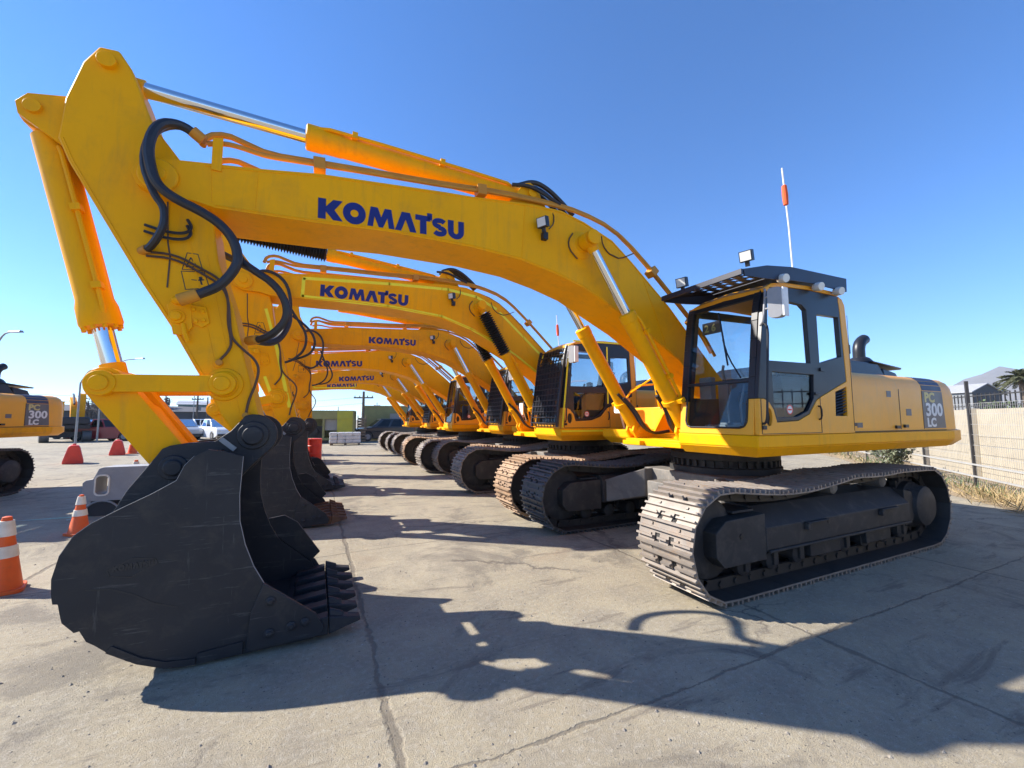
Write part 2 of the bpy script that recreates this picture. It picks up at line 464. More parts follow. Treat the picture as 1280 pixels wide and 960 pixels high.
def m_carrier(x, s):
    b = MB(); b.lathe((x, s*1.18, .87), (x, s*1.42, .87), [(0, .05), (.01, .075), (.22, .075), (.24, .05)], 16)
    b.box(x-.05, x+.05, min(s*1.15, s*1.18), max(s*1.15, s*1.18), .72, .90)
    return b
def m_idler(s):
    b = MB(); b.lathe((2.03, s*1.20, .52), (2.03, s*1.40, .52), [(0, .10), (.0, .30), (.02, .36), (.05, .365), (.06, .40), (.14, .40), (.15, .365), (.18, .36), (.20, .30), (.20, .1)], 36)
    return b
def m_sprocket(s):
    b = MB(); n = 21; pts = []
    for i in range(n):
        a = 360 / n * i
        for da, rr in ((0, .385), (4, .385), (7, .33), (12, .33)): pts.append((-1.88 + rr*math.cos(R(a+da)), .52 + rr*math.sin(R(a+da))))
    b.prism(pts, min(s*1.26, s*1.33), max(s*1.26, s*1.33))
    b.lathe((-1.88, s*1.10, .52), (-1.88, s*1.60, .52), [(0, .28), (.23, .30), (.30, .30), (.33, .27), (.44, .25), (.47, .20), (.47, .05)], 28)
    for i in range(14):
        a = R(360/14*i); b.cyl((-1.88 + .265*math.cos(a), s*1.40, .52 + .265*math.sin(a)), (-1.88 + .265*math.cos(a), s*1.445, .52 + .265*math.sin(a)), .014, n=6)
    return b
def m_carbody():
    b = MB()
    b.box(-.80, .80, -.78, .78, .50, .93)
    for sx in (1, -1):
        for sy in (1, -1):
            a = [(sx*.30, sy*.60, .52), (sx*.95, sy*.60, .52), (sx*1.38, sy*1.02, .40), (sx*.78, sy*1.02, .40)]
            c = [(sx*.30, sy*.60, .935), (sx*.95, sy*.60, .935), (sx*1.38, sy*1.02, .74), (sx*.78, sy*1.02, .74)]
            if sx*sy < 0: a.reverse(); c.reverse()
            b.hexa(a + c)
    b.box(.801, 1.15, -.35, .35, .52, .80)
    return b
def m_bearing():
    b = MB()
    b.lathe((0, 0, .93), (0, 0, 2), [(0, .74), (.08, .74), (.085, .68), (.18, .68), (.185, .72), (.27, .72), (.275, .66), (.36, .66)], 44)
    for i in range(40):
        a = R(9*i); b.obox((.70*math.cos(a), .70*math.sin(a), 1.065), (math.cos(a), math.sin(a), 0), (-math.sin(a), math.cos(a), 0), (0, 0, 1), .02, .022, .04)
    return b

# ---- upper works ------------------------------------------------------------
def m_deck():
    b = MB()
    def slab(x0, x1, y0, y1, front=.10, sidei=.09, left=True):
        # straight band, then a lower part that draws in
        b.box(x0, x1, y0, y1, 1.375, 1.50)
        ya, yb = (y0, y1 - sidei) if left else (y0 + sidei, y1)
        b.hexa([(x0, ya, 1.275), (x1 - front, ya, 1.275), (x1 - front, yb, 1.275), (x0, yb, 1.275),
                (x0, y0, 1.3745), (x1 - .002, y0, 1.3745), (x1 - .002, y1 - .002 if left else y1, 1.3745), (x0, y1 - .002 if left else y1, 1.3745)])
    slab(-2.86, 1.49, .561, 1.56)
    slab(-2.86, .98, -1.56, -.561, left=False)
    b.box(-2.86, .98, -.56, .56, 1.28, 1.46)
    b.box(.981, 1.16, -.56, .56, 1.30, 1.40)
    return b
def m_footplates():
    b = MB()
    prof = [(-.25, 1.462), (.98, 1.462), (.80, 1.72), (.50, 2.02), (.40, 2.10), (.26, 2.11), (.12, 2.02), (-.10, 1.72)]
    for y in (-.40, .36): b.prism(prof, y, y + .04)
    # boom cylinder feet: stepped brackets on the nose of the frame
    for s in (1, -1):
        y0, y1 = (.37, .54) if s > 0 else (-.54, -.37)
        for ya, yb in ((y0, y0 + .04), (y1 - .04, y1)):
            b.prism([(.90, 1.401), (1.30, 1.401), (1.36, 1.50), (1.33, 1.60), (1.22, 1.64), (1.10, 1.60), (.98, 1.47)], ya, yb)
        b.cyl((1.23, y0 - .02, 1.52), (1.23, y1 + .02, 1.52), .05)
    b.box(1.161, 1.34, -.55, .55, 1.30, 1.398)
    b.box(1.341, 1.42, -.53, -.18, 1.31, 1.37); b.box(1.341, 1.42, .18, .53, 1.31, 1.37)
    return b
def cw_ring(inset):
    pts = []
    x1 = -2.865
    pts.append((x1, 1.50 - inset)); 
    r = .30
    for i in range(7):
        a = R(90 + 78 * i / 6); pts.append((-3.20 + inset*.3 + (r - inset*.5) * math.cos(a), 1.50 - r + (r - inset) * math.sin(a)))
    for y in (.9, .45, 0): pts.append((-3.62 + inset + .13 * (y/1.2)**2, y))
    half = pts
    return half + [(x, -y) for x, y in reversed(half[:-1])]
def m_cw():
    b = MB()
    lev = [(1.275, .10), (1.36, .0), (1.50, .0), (1.515, .045), (2.00, .05), (2.12, .07), (2.20, .11), (2.255, .18), (2.285, .30)]
    rings = [[(x, y, z) for x, y in cw_ring(i)] for z, i in lev]
    n = len(rings[0]); vs = [p for r_ in rings for p in r_]; fs = []
    for j in range(len(lev) - 1):
        for i in range(n): fs.append((j*n + i, j*n + (i+1) % n, (j+1)*n + (i+1) % n, (j+1)*n + i))
    fs.append(tuple(reversed(range(n)))); fs.append(tuple(range((len(lev)-1)*n, len(lev)*n)))
    b.add(vs, fs)
    return b
HSEC = [(.45, 1.501), (1.475, 1.501), (1.475, 2.06), (1.462, 2.14), (1.43, 2.20), (1.375, 2.245), (1.30, 2.268), (.45, 2.28)]
def m_hood(s):
    b = MB()
    b.plate(HSEC, [], -2.862, -.285 if s > 0 else -.15, lambda u, v, d: (d, s*u, v))
    if s < 0:
        b.box(-.148, .50, -1.48, -.60, 1.501, 1.86)           # fuel tank and tool box on the right
    return b
def m_hoodgap():
    b = MB()
    b.box(-2.80, -.30, -.449, .449, 1.47, 2.26)
    return b
def m_seams():
    b = MB()
    for x in (-1.555, -2.19, -.31):
        b.box(x-.006, x+.006, 1.4755, 1.478, 1.53, 2.06)
    b.box(-2.85, -.30, 1.4755, 1.4785, 1.505, 1.516)
    for x, z in ((-1.44, 1.56), (-1.66, 1.57), (-.40, 1.60)):
        b.box(x-.045, x+.045, 1.4755, 1.50, z-.02, z+.02)
    return b
def m_smalldecals():
    b = MB()
    b.box(-1.86, -1.72, 1.4755, 1.4775, 1.71, 1.80); b.box(-1.35, -1.24, 1.4755, 1.4775, 1.95, 2.03); b.box(-.62, -.50, 1.4755, 1.4775, 1.56, 1.62)
    return b
def m_decalpanel():
    b = MB()
    out = [(-2.20, 1.535), (-2.855, 1.535), (-2.80, 2.055), (-2.20, 2.055)]
    b.plate(out[::-1], [], 1.4755, 1.4775, lambda u, v, d: (u, d, v))
    return b
def m_decalstripe():
    b = MB()
    q = [(1.475, 2.058), (1.462, 2.14), (1.43, 2.20), (1.375, 2.245), (1.30, 2.268)]
    for i in range(4):
        (y0, z0), (y1, z1) = q[i], q[i+1]
        d = Vector((0, y1-y0, z1-z0)).normalized(); n = Vector((0, d.z, -d.y))
        a = Vector((0, y0, z0)) + d*.006; c = Vector((0, y1, z1)) - d*.004
        for k, (A, B) in enumerate(((a, c),)):
            o = (A + B)/2 + n*.002
            b.obox((-2.50, o.y, o.z), (1, 0, 0), d, n, .295, (B-A).length/2, .0012)
    return b
def m_decaltext(which):
    b = MB()
    txt, size, u0, z0, sx = {'PC': ('PC', .185, -2.255, 1.905, 1.35), '300': ('300', .25, -2.27, 1.712, 1.36), 'LC': ('LC', .165, -2.29, 1.562, 1.35)}[which]
    vs, fs = text_polys(txt, size, .008)
    b.add([(u0 - x*sx, 1.4795, z0 + y) for x, y in vs], [tuple(reversed(f)) for f in fs])
    # thin sheet
    b.add([(u0 - x*sx, 1.4780, z0 + y) for x, y in vs], fs)
    return b
def m_engine():
    b = MB()
    b.hexa([(-2.55, -1.0, 2.286), (-.75, -1.0, 2.286), (-.75, .95, 2.286), (-2.55, .95, 2.286),
            (-2.40, -.9, 2.52), (-1.15, -.9, 2.54), (-1.15, .92, 2.54), (-2.40, .92, 2.52)])
    b.hexa([(-3.0, -.95, 2.286), (-2.551, -.95, 2.286), (-2.551, .93, 2.286), (-3.0, .93, 2.286), (-2.95, -.8, 2.40), (-2.551, -.85, 2.46), (-2.551, .91, 2.46), (-2.95, .91, 2.40)])
    b.hexa([(-3.08, -.8, 2.455), (-2.2, -.8, 2.521), (-2.2, .94, 2.521), (-3.08, .94, 2.455), (-3.08, -.8, 2.49), (-2.2, -.8, 2.556), (-2.2, .94, 2.556), (-3.08, .94, 2.49)])
    b.prism([(-.72, 2.29), (-.45, 2.29), (-.62, 2.40), (-.72, 2.42)], -.8, .9)
    return b
def m_exhaust():
    b = MB()
    b.tube([(-2.36, .70, 2.50), (-2.36, .70, 2.66), (-2.36, .70, 2.80), (-2.43, .70, 2.90), (-2.54, .70, 2.95)], .082, 14, 2)
    b.lathe((-2.36, .70, 2.52), (-2.36, .70, 3), [(0, .18), (.05, .17), (.10, .13), (.12, .10)], 18)
    return b
def m_cleaner():
    b = MB()
    b.lathe((-1.85, .72, 2.53), (-1.85, .72, 3), [(0, .06), (.12, .06), (.13, .10), (.26, .10), (.29, .05)], 18)
    return b

# ---- cab ----------------------------------------------------------------------
YL = 1.556
def sidep(b, outer, holes, t0, t1):
    A = sum(outer[i][0]*outer[(i+1) % len(outer)][1] - outer[(i+1) % len(outer)][0]*outer[i][1] for i in range(len(outer)))
    if A < 0: outer = outer[::-1]
    return b.plate(outer, holes, t0, t1, lambda u, v, d: (u, d, v))
def frontx(z): return 1.475 - .14 * max(0, z - 1.6) - (.35 * max(0, z - 2.72) ** 2)
def m_cabshell():
    b = MB()
    low = [(1.455, 1.503), (-.275, 1.503), (-.285, 2.30), (-.235, 3.02), (-.185, 3.09), (-.11, 3.115), (-.105, 3.05), (-.125, 2.96), (-.17, 2.105), (.34, 1.92), (.45, 1.87), (.60, 1.715), (.80, 1.648), (1.165, 1.63),
           (1.21, 1.76), (1.28, 1.84), (1.355, 1.872), (1.44, 1.872)]
    hole = [[(1.29 + .052*math.cos(R(a)), 1.685 + .092*math.sin(R(a))) for a in range(0, 360, 20)],
            [(.10, 1.70), (.08, 1.975), (-.155, 2.04), (-.14, 1.70)]]
    sidep(b, low, hole, YL - .05, YL)
    roof = [(1.265, 3.035), (1.15, 3.095), (.93, 3.135), (.50, 3.16), (-.09, 3.16), (-.11, 3.118), (.50, 3.118), (.92, 3.092), (1.12, 3.055), (1.23, 3.0)]
    sidep(b, roof, [], YL - .05, YL + .004)
    # front, below the screen
    def fr(u, v, d): return (frontx(v) + d, u, v)
    U = [(.575, 1.503), (1.505, 1.503), (1.505, 1.872), (1.435, 1.872), (1.435, 1.64), (1.41, 1.592), (1.36, 1.575), (.74, 1.575), (.69, 1.592), (.668, 1.64), (.668, 1.872), (.575, 1.872)]
    b.plate(U, [], -.05, 0, fr)
    # roof slab, slightly crowned, rear wall and floor
    xs = [-.26, -.1, .5, .93, 1.15, 1.25]; zs = [3.10, 3.165, 3.172, 3.142, 3.10, 3.045]
    vs = []; n = len(xs)
    for x, z in zip(xs, zs):
        for y, dz in ((.575, -.03), (.70, .0), (1.07, .02), (1.40, .0), (1.50, -.012)):
            vs.append((x, y, z + dz)); vs.append((x, y, z + dz - .05))
    def I(i, j, k): return i*10 + j*2 + k
    fs = []
    for i in range(n-1):
        for j in range(4):
            fs.append((I(i, j, 0), I(i+1, j, 0), I(i+1, j+1, 0), I(i, j+1, 0)))
            fs.append((I(i, j, 1), I(i, j+1, 1), I(i+1, j+1, 1), I(i+1, j, 1)))
        fs.append((I(i, 0, 0), I(i, 0, 1), I(i+1, 0, 1), I(i+1, 0, 0))); fs.append((I(i, 4, 0), I(i+1, 4, 0), I(i+1, 4, 1), I(i, 4, 1)))
    for j in range(4):
        fs.append((I(0, j, 0), I(0, j+1, 0), I(0, j+1, 1), I(0, j, 1))); fs.append((I(n-1, j, 0), I(n-1, j, 1), I(n-1, j+1, 1), I(n-1, j+1, 0)))
    b.add(vs, fs)
    return b
def m_cablining():
    b = MB()
    b.plate([(.58, 1.503), (1.504, 1.503), (1.504, 3.07), (.58, 3.07)], [rrect(.68, 1.40, 2.2, 2.95, .06)], -.262, -.222, lambda u, v, d: (d, u, v))
    sidep(b, [(1.40, 1.503), (-.22, 1.503), (-.22, 3.06), (1.2, 3.03), (1.36, 2.4)], [[(1.27, 1.92), (1.12, 2.94), (-.1, 2.97), (-.1, 1.92)]], .578, .618)
    b.box(-.22, 1.40, .62, 1.50, 1.504, 1.53)
    return b
def m_cabframe():
    """black door and screen surrounds"""
    b = MB()
    bl = [(1.445, 1.874), (1.355, 1.8745), (1.283, 1.843), (1.214, 1.762), (1.168, 1.634), (.80, 1.652), (.603, 1.719), (.453, 1.873), (.34, 1.924), (-.165, 2.108), (-.121, 2.96), (-.115, 3.048), (-.10, 3.113), (.50, 3.113), (.92, 3.087), (1.12, 3.05), (1.235, 2.99), (1.30, 2.78)]
    h1 = [(1.262, 2.27), (1.215, 2.87), (1.17, 2.945), (.62, 2.93), (.54, 2.88), (.52, 2.28)]
    h2 = [(1.20, 2.155), (1.195, 1.80), (1.155, 1.682), (.82, 1.69), (.62, 1.755), (.50, 1.895), (.475, 2.155)]
    h3 = [(.345, 2.85), (.345, 2.29), (-.10, 2.395), (-.085, 2.86)]
    sidep(b, bl, [h1, h2, h3], YL - .047, YL - .004)
    def fr(u, v, d): return (frontx(v) + d, u, v)
    zz = [1.874, 2.1, 2.3, 2.5, 2.7, 2.8, 2.9, 2.98, 3.03]
    for i in range(len(zz)-1):                                       # two A pillars that follow the bend of the screen
        for y0, y1 in ((.575, .668), (1.435, 1.506)):
            b.plate([(y0, zz[i]), (y1, zz[i]), (y1, zz[i+1]), (y0, zz[i+1])], [], -.055, .002, fr)
    b.plate([(.6685, 2.955), (1.4345, 2.955), (1.4345, 3.03), (.6685, 3.03)], [], -.05, .001, fr)
    b.plate([(.6685, 2.05), (1.4345, 2.05), (1.4345, 2.085), (.6685, 2.085)], [], -.04, .004, fr)
    # screen rubber
    rb = [(1.435, 1.874), (1.435, 1.64), (1.41, 1.592), (1.36, 1.575), (.74, 1.575), (.69, 1.592), (.668, 1.64), (.668, 1.874)]
    for i in range(len(rb)-1):
        (y0, z0), (y1, z1) = rb[i], rb[i+1]
        b.tube([(frontx(z0)+.002, y0, z0), (frontx(z1)+.002, y1, z1)], .012, 6)
    return b
def m_grip():
    b = MB()
    b.tube([(1.405, YL-.02, 1.62), (1.405, YL+.05, 1.62), (1.40, YL+.06, 1.85), (1.35, YL+.06, 2.35), (1.31, YL+.05, 2.62), (1.29, YL-.02, 2.66)], .012, 8, 2)
    b.tube([(.43, YL-.01, 1.66), (.43, YL+.03, 1.67), (.43, YL+.03, 1.80), (.43, YL-.01, 1.81)], .010, 6, 1)
    b.box(.28, .36, YL-.004, YL+.012, 2.20, 2.24)
    return b
def m_wiper():
    b = MB()
    def P(y, z): return (frontx(z) + .018, y, z)
    b.tube([P(1.36, 2.10), P(1.20, 2.34), P(1.12, 2.55)], .008, 6, 1)
    b.tube([P(1.20, 2.25), P(1.04, 2.88)], .010, 6)
    return b
def m_glass_front():
    b = MB(); zz = [1.57, 2.05, 2.3, 2.5, 2.7, 2.8, 2.88, 2.96]
    vs = []; fs = []
    for z in zz: vs += [(frontx(z) - .02, .66, z), (frontx(z) - .02, 1.445, z)]
    for i in range(len(zz)-1): fs.append((2*i, 2*i+1, 2*i+3, 2*i+2))
    return b.add(vs, fs)
def m_glass_side(k):
    b = MB()
    q = {'a': [(1.29, 2.25), (1.20, 2.97), (.50, 2.97), (.50, 2.25)], 'b': [(1.22, 2.18), (1.22, 1.68), (1.16, 1.665), (.80, 1.67), (.60, 1.74), (.46, 1.89), (.46, 2.18)],
         'c': [(.36, 2.87), (.36, 2.27), (-.12, 2.38), (-.10, 2.88)]}[k]
    b.add([(x, YL - .03, z) for x, z in q], [tuple(range(len(q)))])
    return b
def m_glass_far():
    b = MB()
    b.add([(1.28, .60, 1.91), (1.13, .60, 2.95), (-.11, .60, 2.98), (-.11, .60, 1.91)], [(0, 1, 2, 3)])
    return b
def m_glass_rear():
    b = MB(); b.add([(-.24, .67, 2.19), (-.24, 1.41, 2.19), (-.24, 1.41, 2.96), (-.24, .67, 2.96)], [(0, 1, 2, 3)]); return b
def m_seat():
    b = MB()
    b.box(.20, .74, .82, 1.30, 1.86, 2.0)
    b.hexa([(.14, .84, 1.98), (.28, .84, 1.98), (.28, 1.28, 1.98), (.14, 1.28, 1.98), (-.02, .86, 2.62), (.10, .86, 2.62), (.10, 1.26, 2.62), (-.02, 1.26, 2.62)])
    b.box(-.04, .07, .94, 1.18, 2.64, 2.84)
    b.box(.25, .65, .88, 1.24, 1.60, 1.85)
    return b
def m_console():
    b = MB()
    for y in (.70, 1.36):
        b.box(.25, .85, y - .07, y + .07, 1.56, 2.14)
        b.tube([(.80, y, 2.14), (.84, y, 2.26), (.82, y, 2.34)], .018, 8)
    b.box(1.18, 1.26, .70, .86, 1.9, 2.16)
    b.box(.95, 1.15, .66, 1.42, 1.54, 1.60)
    for y in (.98, 1.14): b.tube([(1.12, y, 1.60), (1.14, y, 1.82), (1.06, y, 2.06)], .014, 8); b.box(1.08, 1.22, y-.05, y+.05, 1.60, 1.625)
    return b
def m_vent():
    b = MB()
    for i in range(9):
        z = 1.715 + i*.033
        b.obox((-.03, YL-.022, z + (.012)), (1, 0, -.18), (0, .75, .5), (0, -.5, .75), .108, .02, .005)
    b.box(-.15, .09, YL - .06, YL - .045, 1.69, 2.05)
    return b
def m_cabseam():
    b = MB(); b.box(.388, .396, YL + .0004, YL + .003, 1.515, 1.90); b.box(1.408, 1.416, YL + .0004, YL + .003, 1.515, 1.868); b.box(.397, 1.407, YL + .0004, YL + .003, 1.512, 1.519); b.box(-.268, -.262, YL + .0004, YL + .003, 1.53, 2.9); return b
def m_latch():
    b = MB(); b.box(.41, .50, YL, YL + .018, 1.93, 1.96); b.box(1.36, 1.42, YL, YL + .02, 1.56, 1.60); b.box(-.36, -.30, 1.476, 1.50, 1.90, 1.95); return b
def m_speaker():
    b = MB(); b.cyl((1.29, YL-.045, 1.685), (1.29, YL-.03, 1.685), .095, n=20); return b
def m_sticker():
    b = MB(); b.cyl((.90, YL-.0285, 1.765), (.90, YL-.027, 1.765), .052, n=24); return b
def m_sticker2():
    b = MB(); pts = [(.90 + .052*math.cos(R(a)), 1.765 + .052*math.sin(R(a))) for a in range(0, 360, 15)]
    h = [(.90 + .042*math.cos(R(a)), 1.765 + .042*math.sin(R(a))) for a in range(0, 360, 15)]
    b.plate(pts, [h], YL-.0268, YL-.0258, lambda u, v, d: (u, d, v))
    b.box(.868, .932, YL-.0268, YL-.0258, 1.757, 1.773)
    return b
def m_placard():
    b = MB(); b.box(1.285, 1.29, .80, 1.05, 2.66, 2.80); return b
def m_placard_txt():
    b = MB(); vs, fs = text_polys('2 6', .12, .004)
    b.add([(1.2925, .83 + x, 2.69 + y) for x, y in vs], fs)
    return b
def m_mirror():
    b = MB()
    b.tube([(1.36, YL, 2.62), (1.38, YL+.05, 2.66), (1.34, YL+.06, 2.98), (1.31, YL+.03, 3.0)], .012, 8, 1)
    for z in (2.78, 2.9): b.tube([(1.36, YL+.06, z), (1.33, YL+.14, z)], .012, 6)
    pts = rrect(-.062, .062, -.155, .155, .04)
    b.plate(pts, [], 0, .07, lambda u, v, d: (1.345 - d - (u*.35), YL + .15 + u*.94, 2.83 + v))
    return b
def m_mirror_glass():
    b = MB(); b.plate(rrect(.064, .080, -.145, .145, .007), [], 0, .075, lambda u, v, d: (1.345 - d - (u*.35), YL + .15 + u*.94, 2.83 + v)); return b
def m_rightmirror():
    b = MB(); b.tube([(.55, -1.50, 1.5), (.66, -1.46, 1.75), (.78, -1.36, 1.90)], .016, 8, 1); b.plate(rrect(-.09, .09, -.15, .15, .03), [], 0, .03, lambda u, v, d: (.80 + d, -1.34 + u, 1.92 + v)); return b
def m_rail():
    b = MB(); b.tube([(.52, -.70, 1.86), (.62, -.70, 2.30), (.30, -.70, 2.52), (-.12, -.70, 2.54)], .018, 8, 1); b.tube([(.52, -1.40, 1.5), (.64, -1.40, 1.95), (.40, -1.40, 2.25), (-.12, -1.40, 2.30)], .018, 8, 1); b.tube([(.48, -.70, 2.41), (.50, -1.40, 2.12)], .014, 8); return b
def m_roofguard():
    b = MB()
    side = [(1.66, 3.155), (1.29, 3.25), (.87, 3.30), (-.19, 3.325), (-.18, 3.165), (.5, 3.172), (.87, 3.150), (1.27, 3.11), (1.64, 3.09)]
    sidep(b, side, [], 1.60, 1.615); sidep(b, side, [], .555, .57)
    b.box(-.17, .8, .571, 1.599, 3.285, 3.30)
    holes = []
    for r_ in range(3):
        for k in range(7):
            u0 = .62 + k*.135 + (.06 if r_ % 2 else 0); v0 = .08 + r_*.16
            if u0 + .10 < 1.56: holes.append([(u0, v0), (u0 + .075, v0 + .02), (u0 + .075, v0 + .12), (u0, v0 + .10)])
    def fv(u, v, d):                                  # visor that slopes down to the front
        x = .82 + v; z = 3.298 - .02*v - .14*(v/.86)**2
        return (x, u, z - d)
    b.plate([(.571, 0), (1.599, 0), (1.599, .86), (.571, .86)], holes, 0, .012, fv)
    b.box(1.66, 1.69, .56, 1.61, 3.10, 3.155)
    return b
def m_guardlamps(x):
    b = MB(); b.lathe((x, 1.575, 3.15), (x + .02, 1.68, 3.13), [(0, .02), (.02, .045), (.07, .05), (.10, .045)], 14); return b
def m_worklamp(p, d):
    b = MB(); p = Vector(p); d = Vector(d).normalized(); s = d.cross(Vector((0, 0, 1))).normalized(); u = s.cross(d)
    b.obox(p, s, d, u, .062, .03, .055)
    for k in range(4): b.obox(p - d*.04 + s*(-.045 + .03*k), s, d, u, .005, .012, .05)
    b.obox(p - u*.075, s, d, u, .02, .012, .03)
    return b
def m_worklens(p, d):
    b = MB(); p = Vector(p); d = Vector(d).normalized(); s = d.cross(Vector((0, 0, 1))).normalized(); u = s.cross(d)
    b.obox(p + d*.032, s, d, u, .052, .004, .046); return b
def m_whip():
    b = MB(); b.tube([(-.20, 1.02, 3.10), (-.20, 1.02, 3.4), (-.18, 1.01, 4.2), (-.12, 1.0, 5.04)], .011, 8); b.cyl((-.20, 1.02, 3.08), (-.20, 1.02, 3.32), .03, n=10); return b
def m_whipflag():
    b = MB(); b.lathe((-.152, 1.006, 4.52), (-.137, 1.003, 4.80), [(0, .012), (.01, .03), (.14, .036), (.27, .03), (.285, .012)], 10); return b
def m_grille():
    b = MB()
    for k in range(9):
        y = .60 + k*.112
        b.tube([(frontx(z) + .05 + (.04 if 1.6 < z < 2.9 else 0), y, z) for z in (1.53, 1.62, 1.9, 2.2, 2.5, 2.75, 2.9, 3.0)], .010, 5)
    for k in range(14):
        z = 1.60 + k*.105
        b.tube([(frontx(z) + .092, .57, z), (frontx(z) + .092, 1.53, z)], .010 if k % 3 else .014, 5)
    for y in (.575, 1.52):
        b.tube([(frontx(z) + .07, y, z) for z in (1.53, 1.9, 2.3, 2.7, 2.9, 3.02)], .028, 6)
    # close mesh sheet behind the bars
    for k in range(46):
        y = .585 + k*.0205
        b.bar((frontx(1.56)+.055, y, 1.75), (frontx(2.72)+.075, y, 2.72), .009, .006)
    return b
# ---- boom, arm, bucket ----------------------------------------------------------
def m_boom():
    return MB().prism(BOOM, -.30, .30)
def m_boomboss():
    b = MB()
    for s in (1, -1):
        b.lathe((TIP[0], s*.29, TIP[1]), (TIP[0], s*.4, TIP[1]), [(0, .13), (.035, .13), (.045, .12), (.05, .06), (.075, .055), (.08, .03)], 24)
        b.lathe((BCP[0], s*.29, BCP[1]), (BCP[0], s*1, BCP[1]), [(0, .17), (.02, .165), (.05, .11), (.08, .10), (.081, .06), (.26, .06), (.262, .085), (.285, .085), (.29, .05)], 24)
        b.lathe((FOOT[0], s*.29, FOOT[1]), (FOOT[0], s*1, FOOT[1]), [(0, .17), (.06, .17), (.062, .09), (.135, .09), (.14, .05)], 24)
    return b
def inset(poly, d):
    out = []; n = len(poly)
    for i in range(n):
        a = Vector(poly[i-1]); p = Vector(poly[i]); c = Vector(poly[(i+1) % n]); t = (c - a).normalized(); out.append((p.x - t.y*d, p.y + t.x*d))
    return out
def m_boomweld():
    b = MB()
    for s in (1, -1):
        for a, c in (((5.98, 3.43), (5.97, 3.76)), ((3.46, 3.44), (3.42, 4.04)), ((1.36, 2.61), (1.72, 3.43)), ((6.28, 3.42), (6.30, 3.71))):
            b.bar((a[0], s*.3015, a[1]), (c[0], s*.3015, c[1]), .012, .006, (0, 1, 0))
        low = [(x, z + .022) for x, z in ((1.12, 2.42), (1.83, 2.83), (2.24, 3.02), (2.64, 3.21), (3.03, 3.32), (3.47, 3.41), (4.04, 3.45), (4.9, 3.45), (5.48, 3.41), (5.95, 3.39), (6.25, 3.38))]
        top = [(x, z - .022) for x, z in ((6.34, 3.74), (5.97, 3.79), (5.49, 3.87), (4.86, 3.93), (4.33, 3.98), (3.33, 4.08), (2.94, 4.09), (2.63, 4.02), (2.21, 3.87), (1.90, 3.64), (1.28, 3.13), (.60, 2.46))]
        for pl in (low, top): b.tube([(x, s*.3005, z) for x, z in pl], .0075, 6)
    return b
def m_boomlug():
    b = MB()
    for y in (-.15, .11):
        b.prism([(2.98, 4.06), (3.62, 4.03), (3.44, 4.28), (3.36, 4.40), (3.27, 4.43), (3.17, 4.38), (3.12, 4.26)], y, y + .04)
    b.cyl((ACF[0], -.18, ACF[1]), (ACF[0], .18, ACF[1]), .055)
    return b
def m_boombracket():
    b = MB()
    for s in (1, -1): b.prism([(6.29, 3.69), (6.29, 3.96), (6.22, 3.98), (6.22, 3.69)], min(s*.301, s*.315), max(s*.301, s*.315))
    return b
PIPE = [(6.34, 3.93), (6.22, 3.97), (6.12, 3.97), (5.98, 3.95), (5.89, 3.945), (5.56, 3.975), (5.02, 4.02), (4.23, 4.08), (3.73, 4.14), (3.05, 4.165), (2.62, 4.15), (2.13, 4.04), (1.74, 3.79), (1.06, 3.22), (.62, 2.84), (.40, 2.55)]
def m_pipes(which):
    b = MB()
    dz, ys = {0: (0, (.25, -.25)), 1: (.055, (.19, -.19))}[which]
    for y in ys:
        pts = [(x, y, z + dz) for x, z in PIPE]
        if which: pts = [(6.38, y + .02*(1 if y > 0 else -1), 3.93), (6.35, y, 4.04), (6.22, y, 4.085), (6.09, y, 4.05), (5.90, y, 4.0)] + pts[5:]
        b.tube(pts, .021 if not which else .026, 8, 1)
    return b
def m_clamps():
    b = MB()
    for x, z, d in ((5.50, 3.985, (1, 0, -.08)), (3.92, 4.125, (1, 0, -.08)), (1.50, 3.60, (.766, 0, .642)), (.80, 3.01, (.766, 0, .642))):
        d = Vector(d).normalized(); n = Vector((-d.z, 0, d.x))
        for s in (1, -1): b.obox((x, s*.22, z), d, (0, 1, 0), n, .05, .065, .055)
    return b
def m_logo(ds=0, k=1.0, dz=0):
    b = MB()
    sh, w = logo_shapes()
    O = (5.497 - ds, 3.456 + ds*.04 + dz); U = (-1.365/w*k, .053/w*k); V = (.003, .188*k)
    for s in (1,):
        for o, h in sh:
            f = lambda u, v, d: (O[0] + u*U[0] + v*V[0], d, O[1] + u*U[1] + v*V[1])
            b.plate(o, h, .3042, .3012, f)
    return b
def m_stripes():
    b = MB()
    b.ribbon([(2.28, 3.76), (2.72, 3.94), (3.3, 3.99), (4.4, 3.90), (5.78, 3.745), (5.78, 3.435), (4.4, 3.485), (3.4, 3.445), (2.8, 3.28), (2.25, 3.06)], .052, .3012, .3045)
    b.ribbon([(2.20, 3.70), (1.25, 2.95), (.95, 2.68)], .045, .3012, .3045)
    b.ribbon([(2.2, 3.06), (1.8, 2.86), (1.3, 2.55)], .045, .3012, .3045)
    return b
def m_stripes_small():
    b = MB(); b.ribbon([(5.78, 3.72), (3.9, 3.93), (3.9, 3.52), (5.78, 3.50)], .04, .3012, .3045, True); return b
def m_boomlamp_bracket():
    b = MB(); b.box(3.16, 3.22, .301, .36, 3.68, 3.76); b.tube([(3.20, .34, 3.76), (3.23, .36, 3.80)], .012, 6)
    b.tube([(3.13, .33, 3.82), (3.06, .32, 3.90), (3.05, .305, 4.03), (3.1, .25, 4.09)], .007, 6, 1); return b
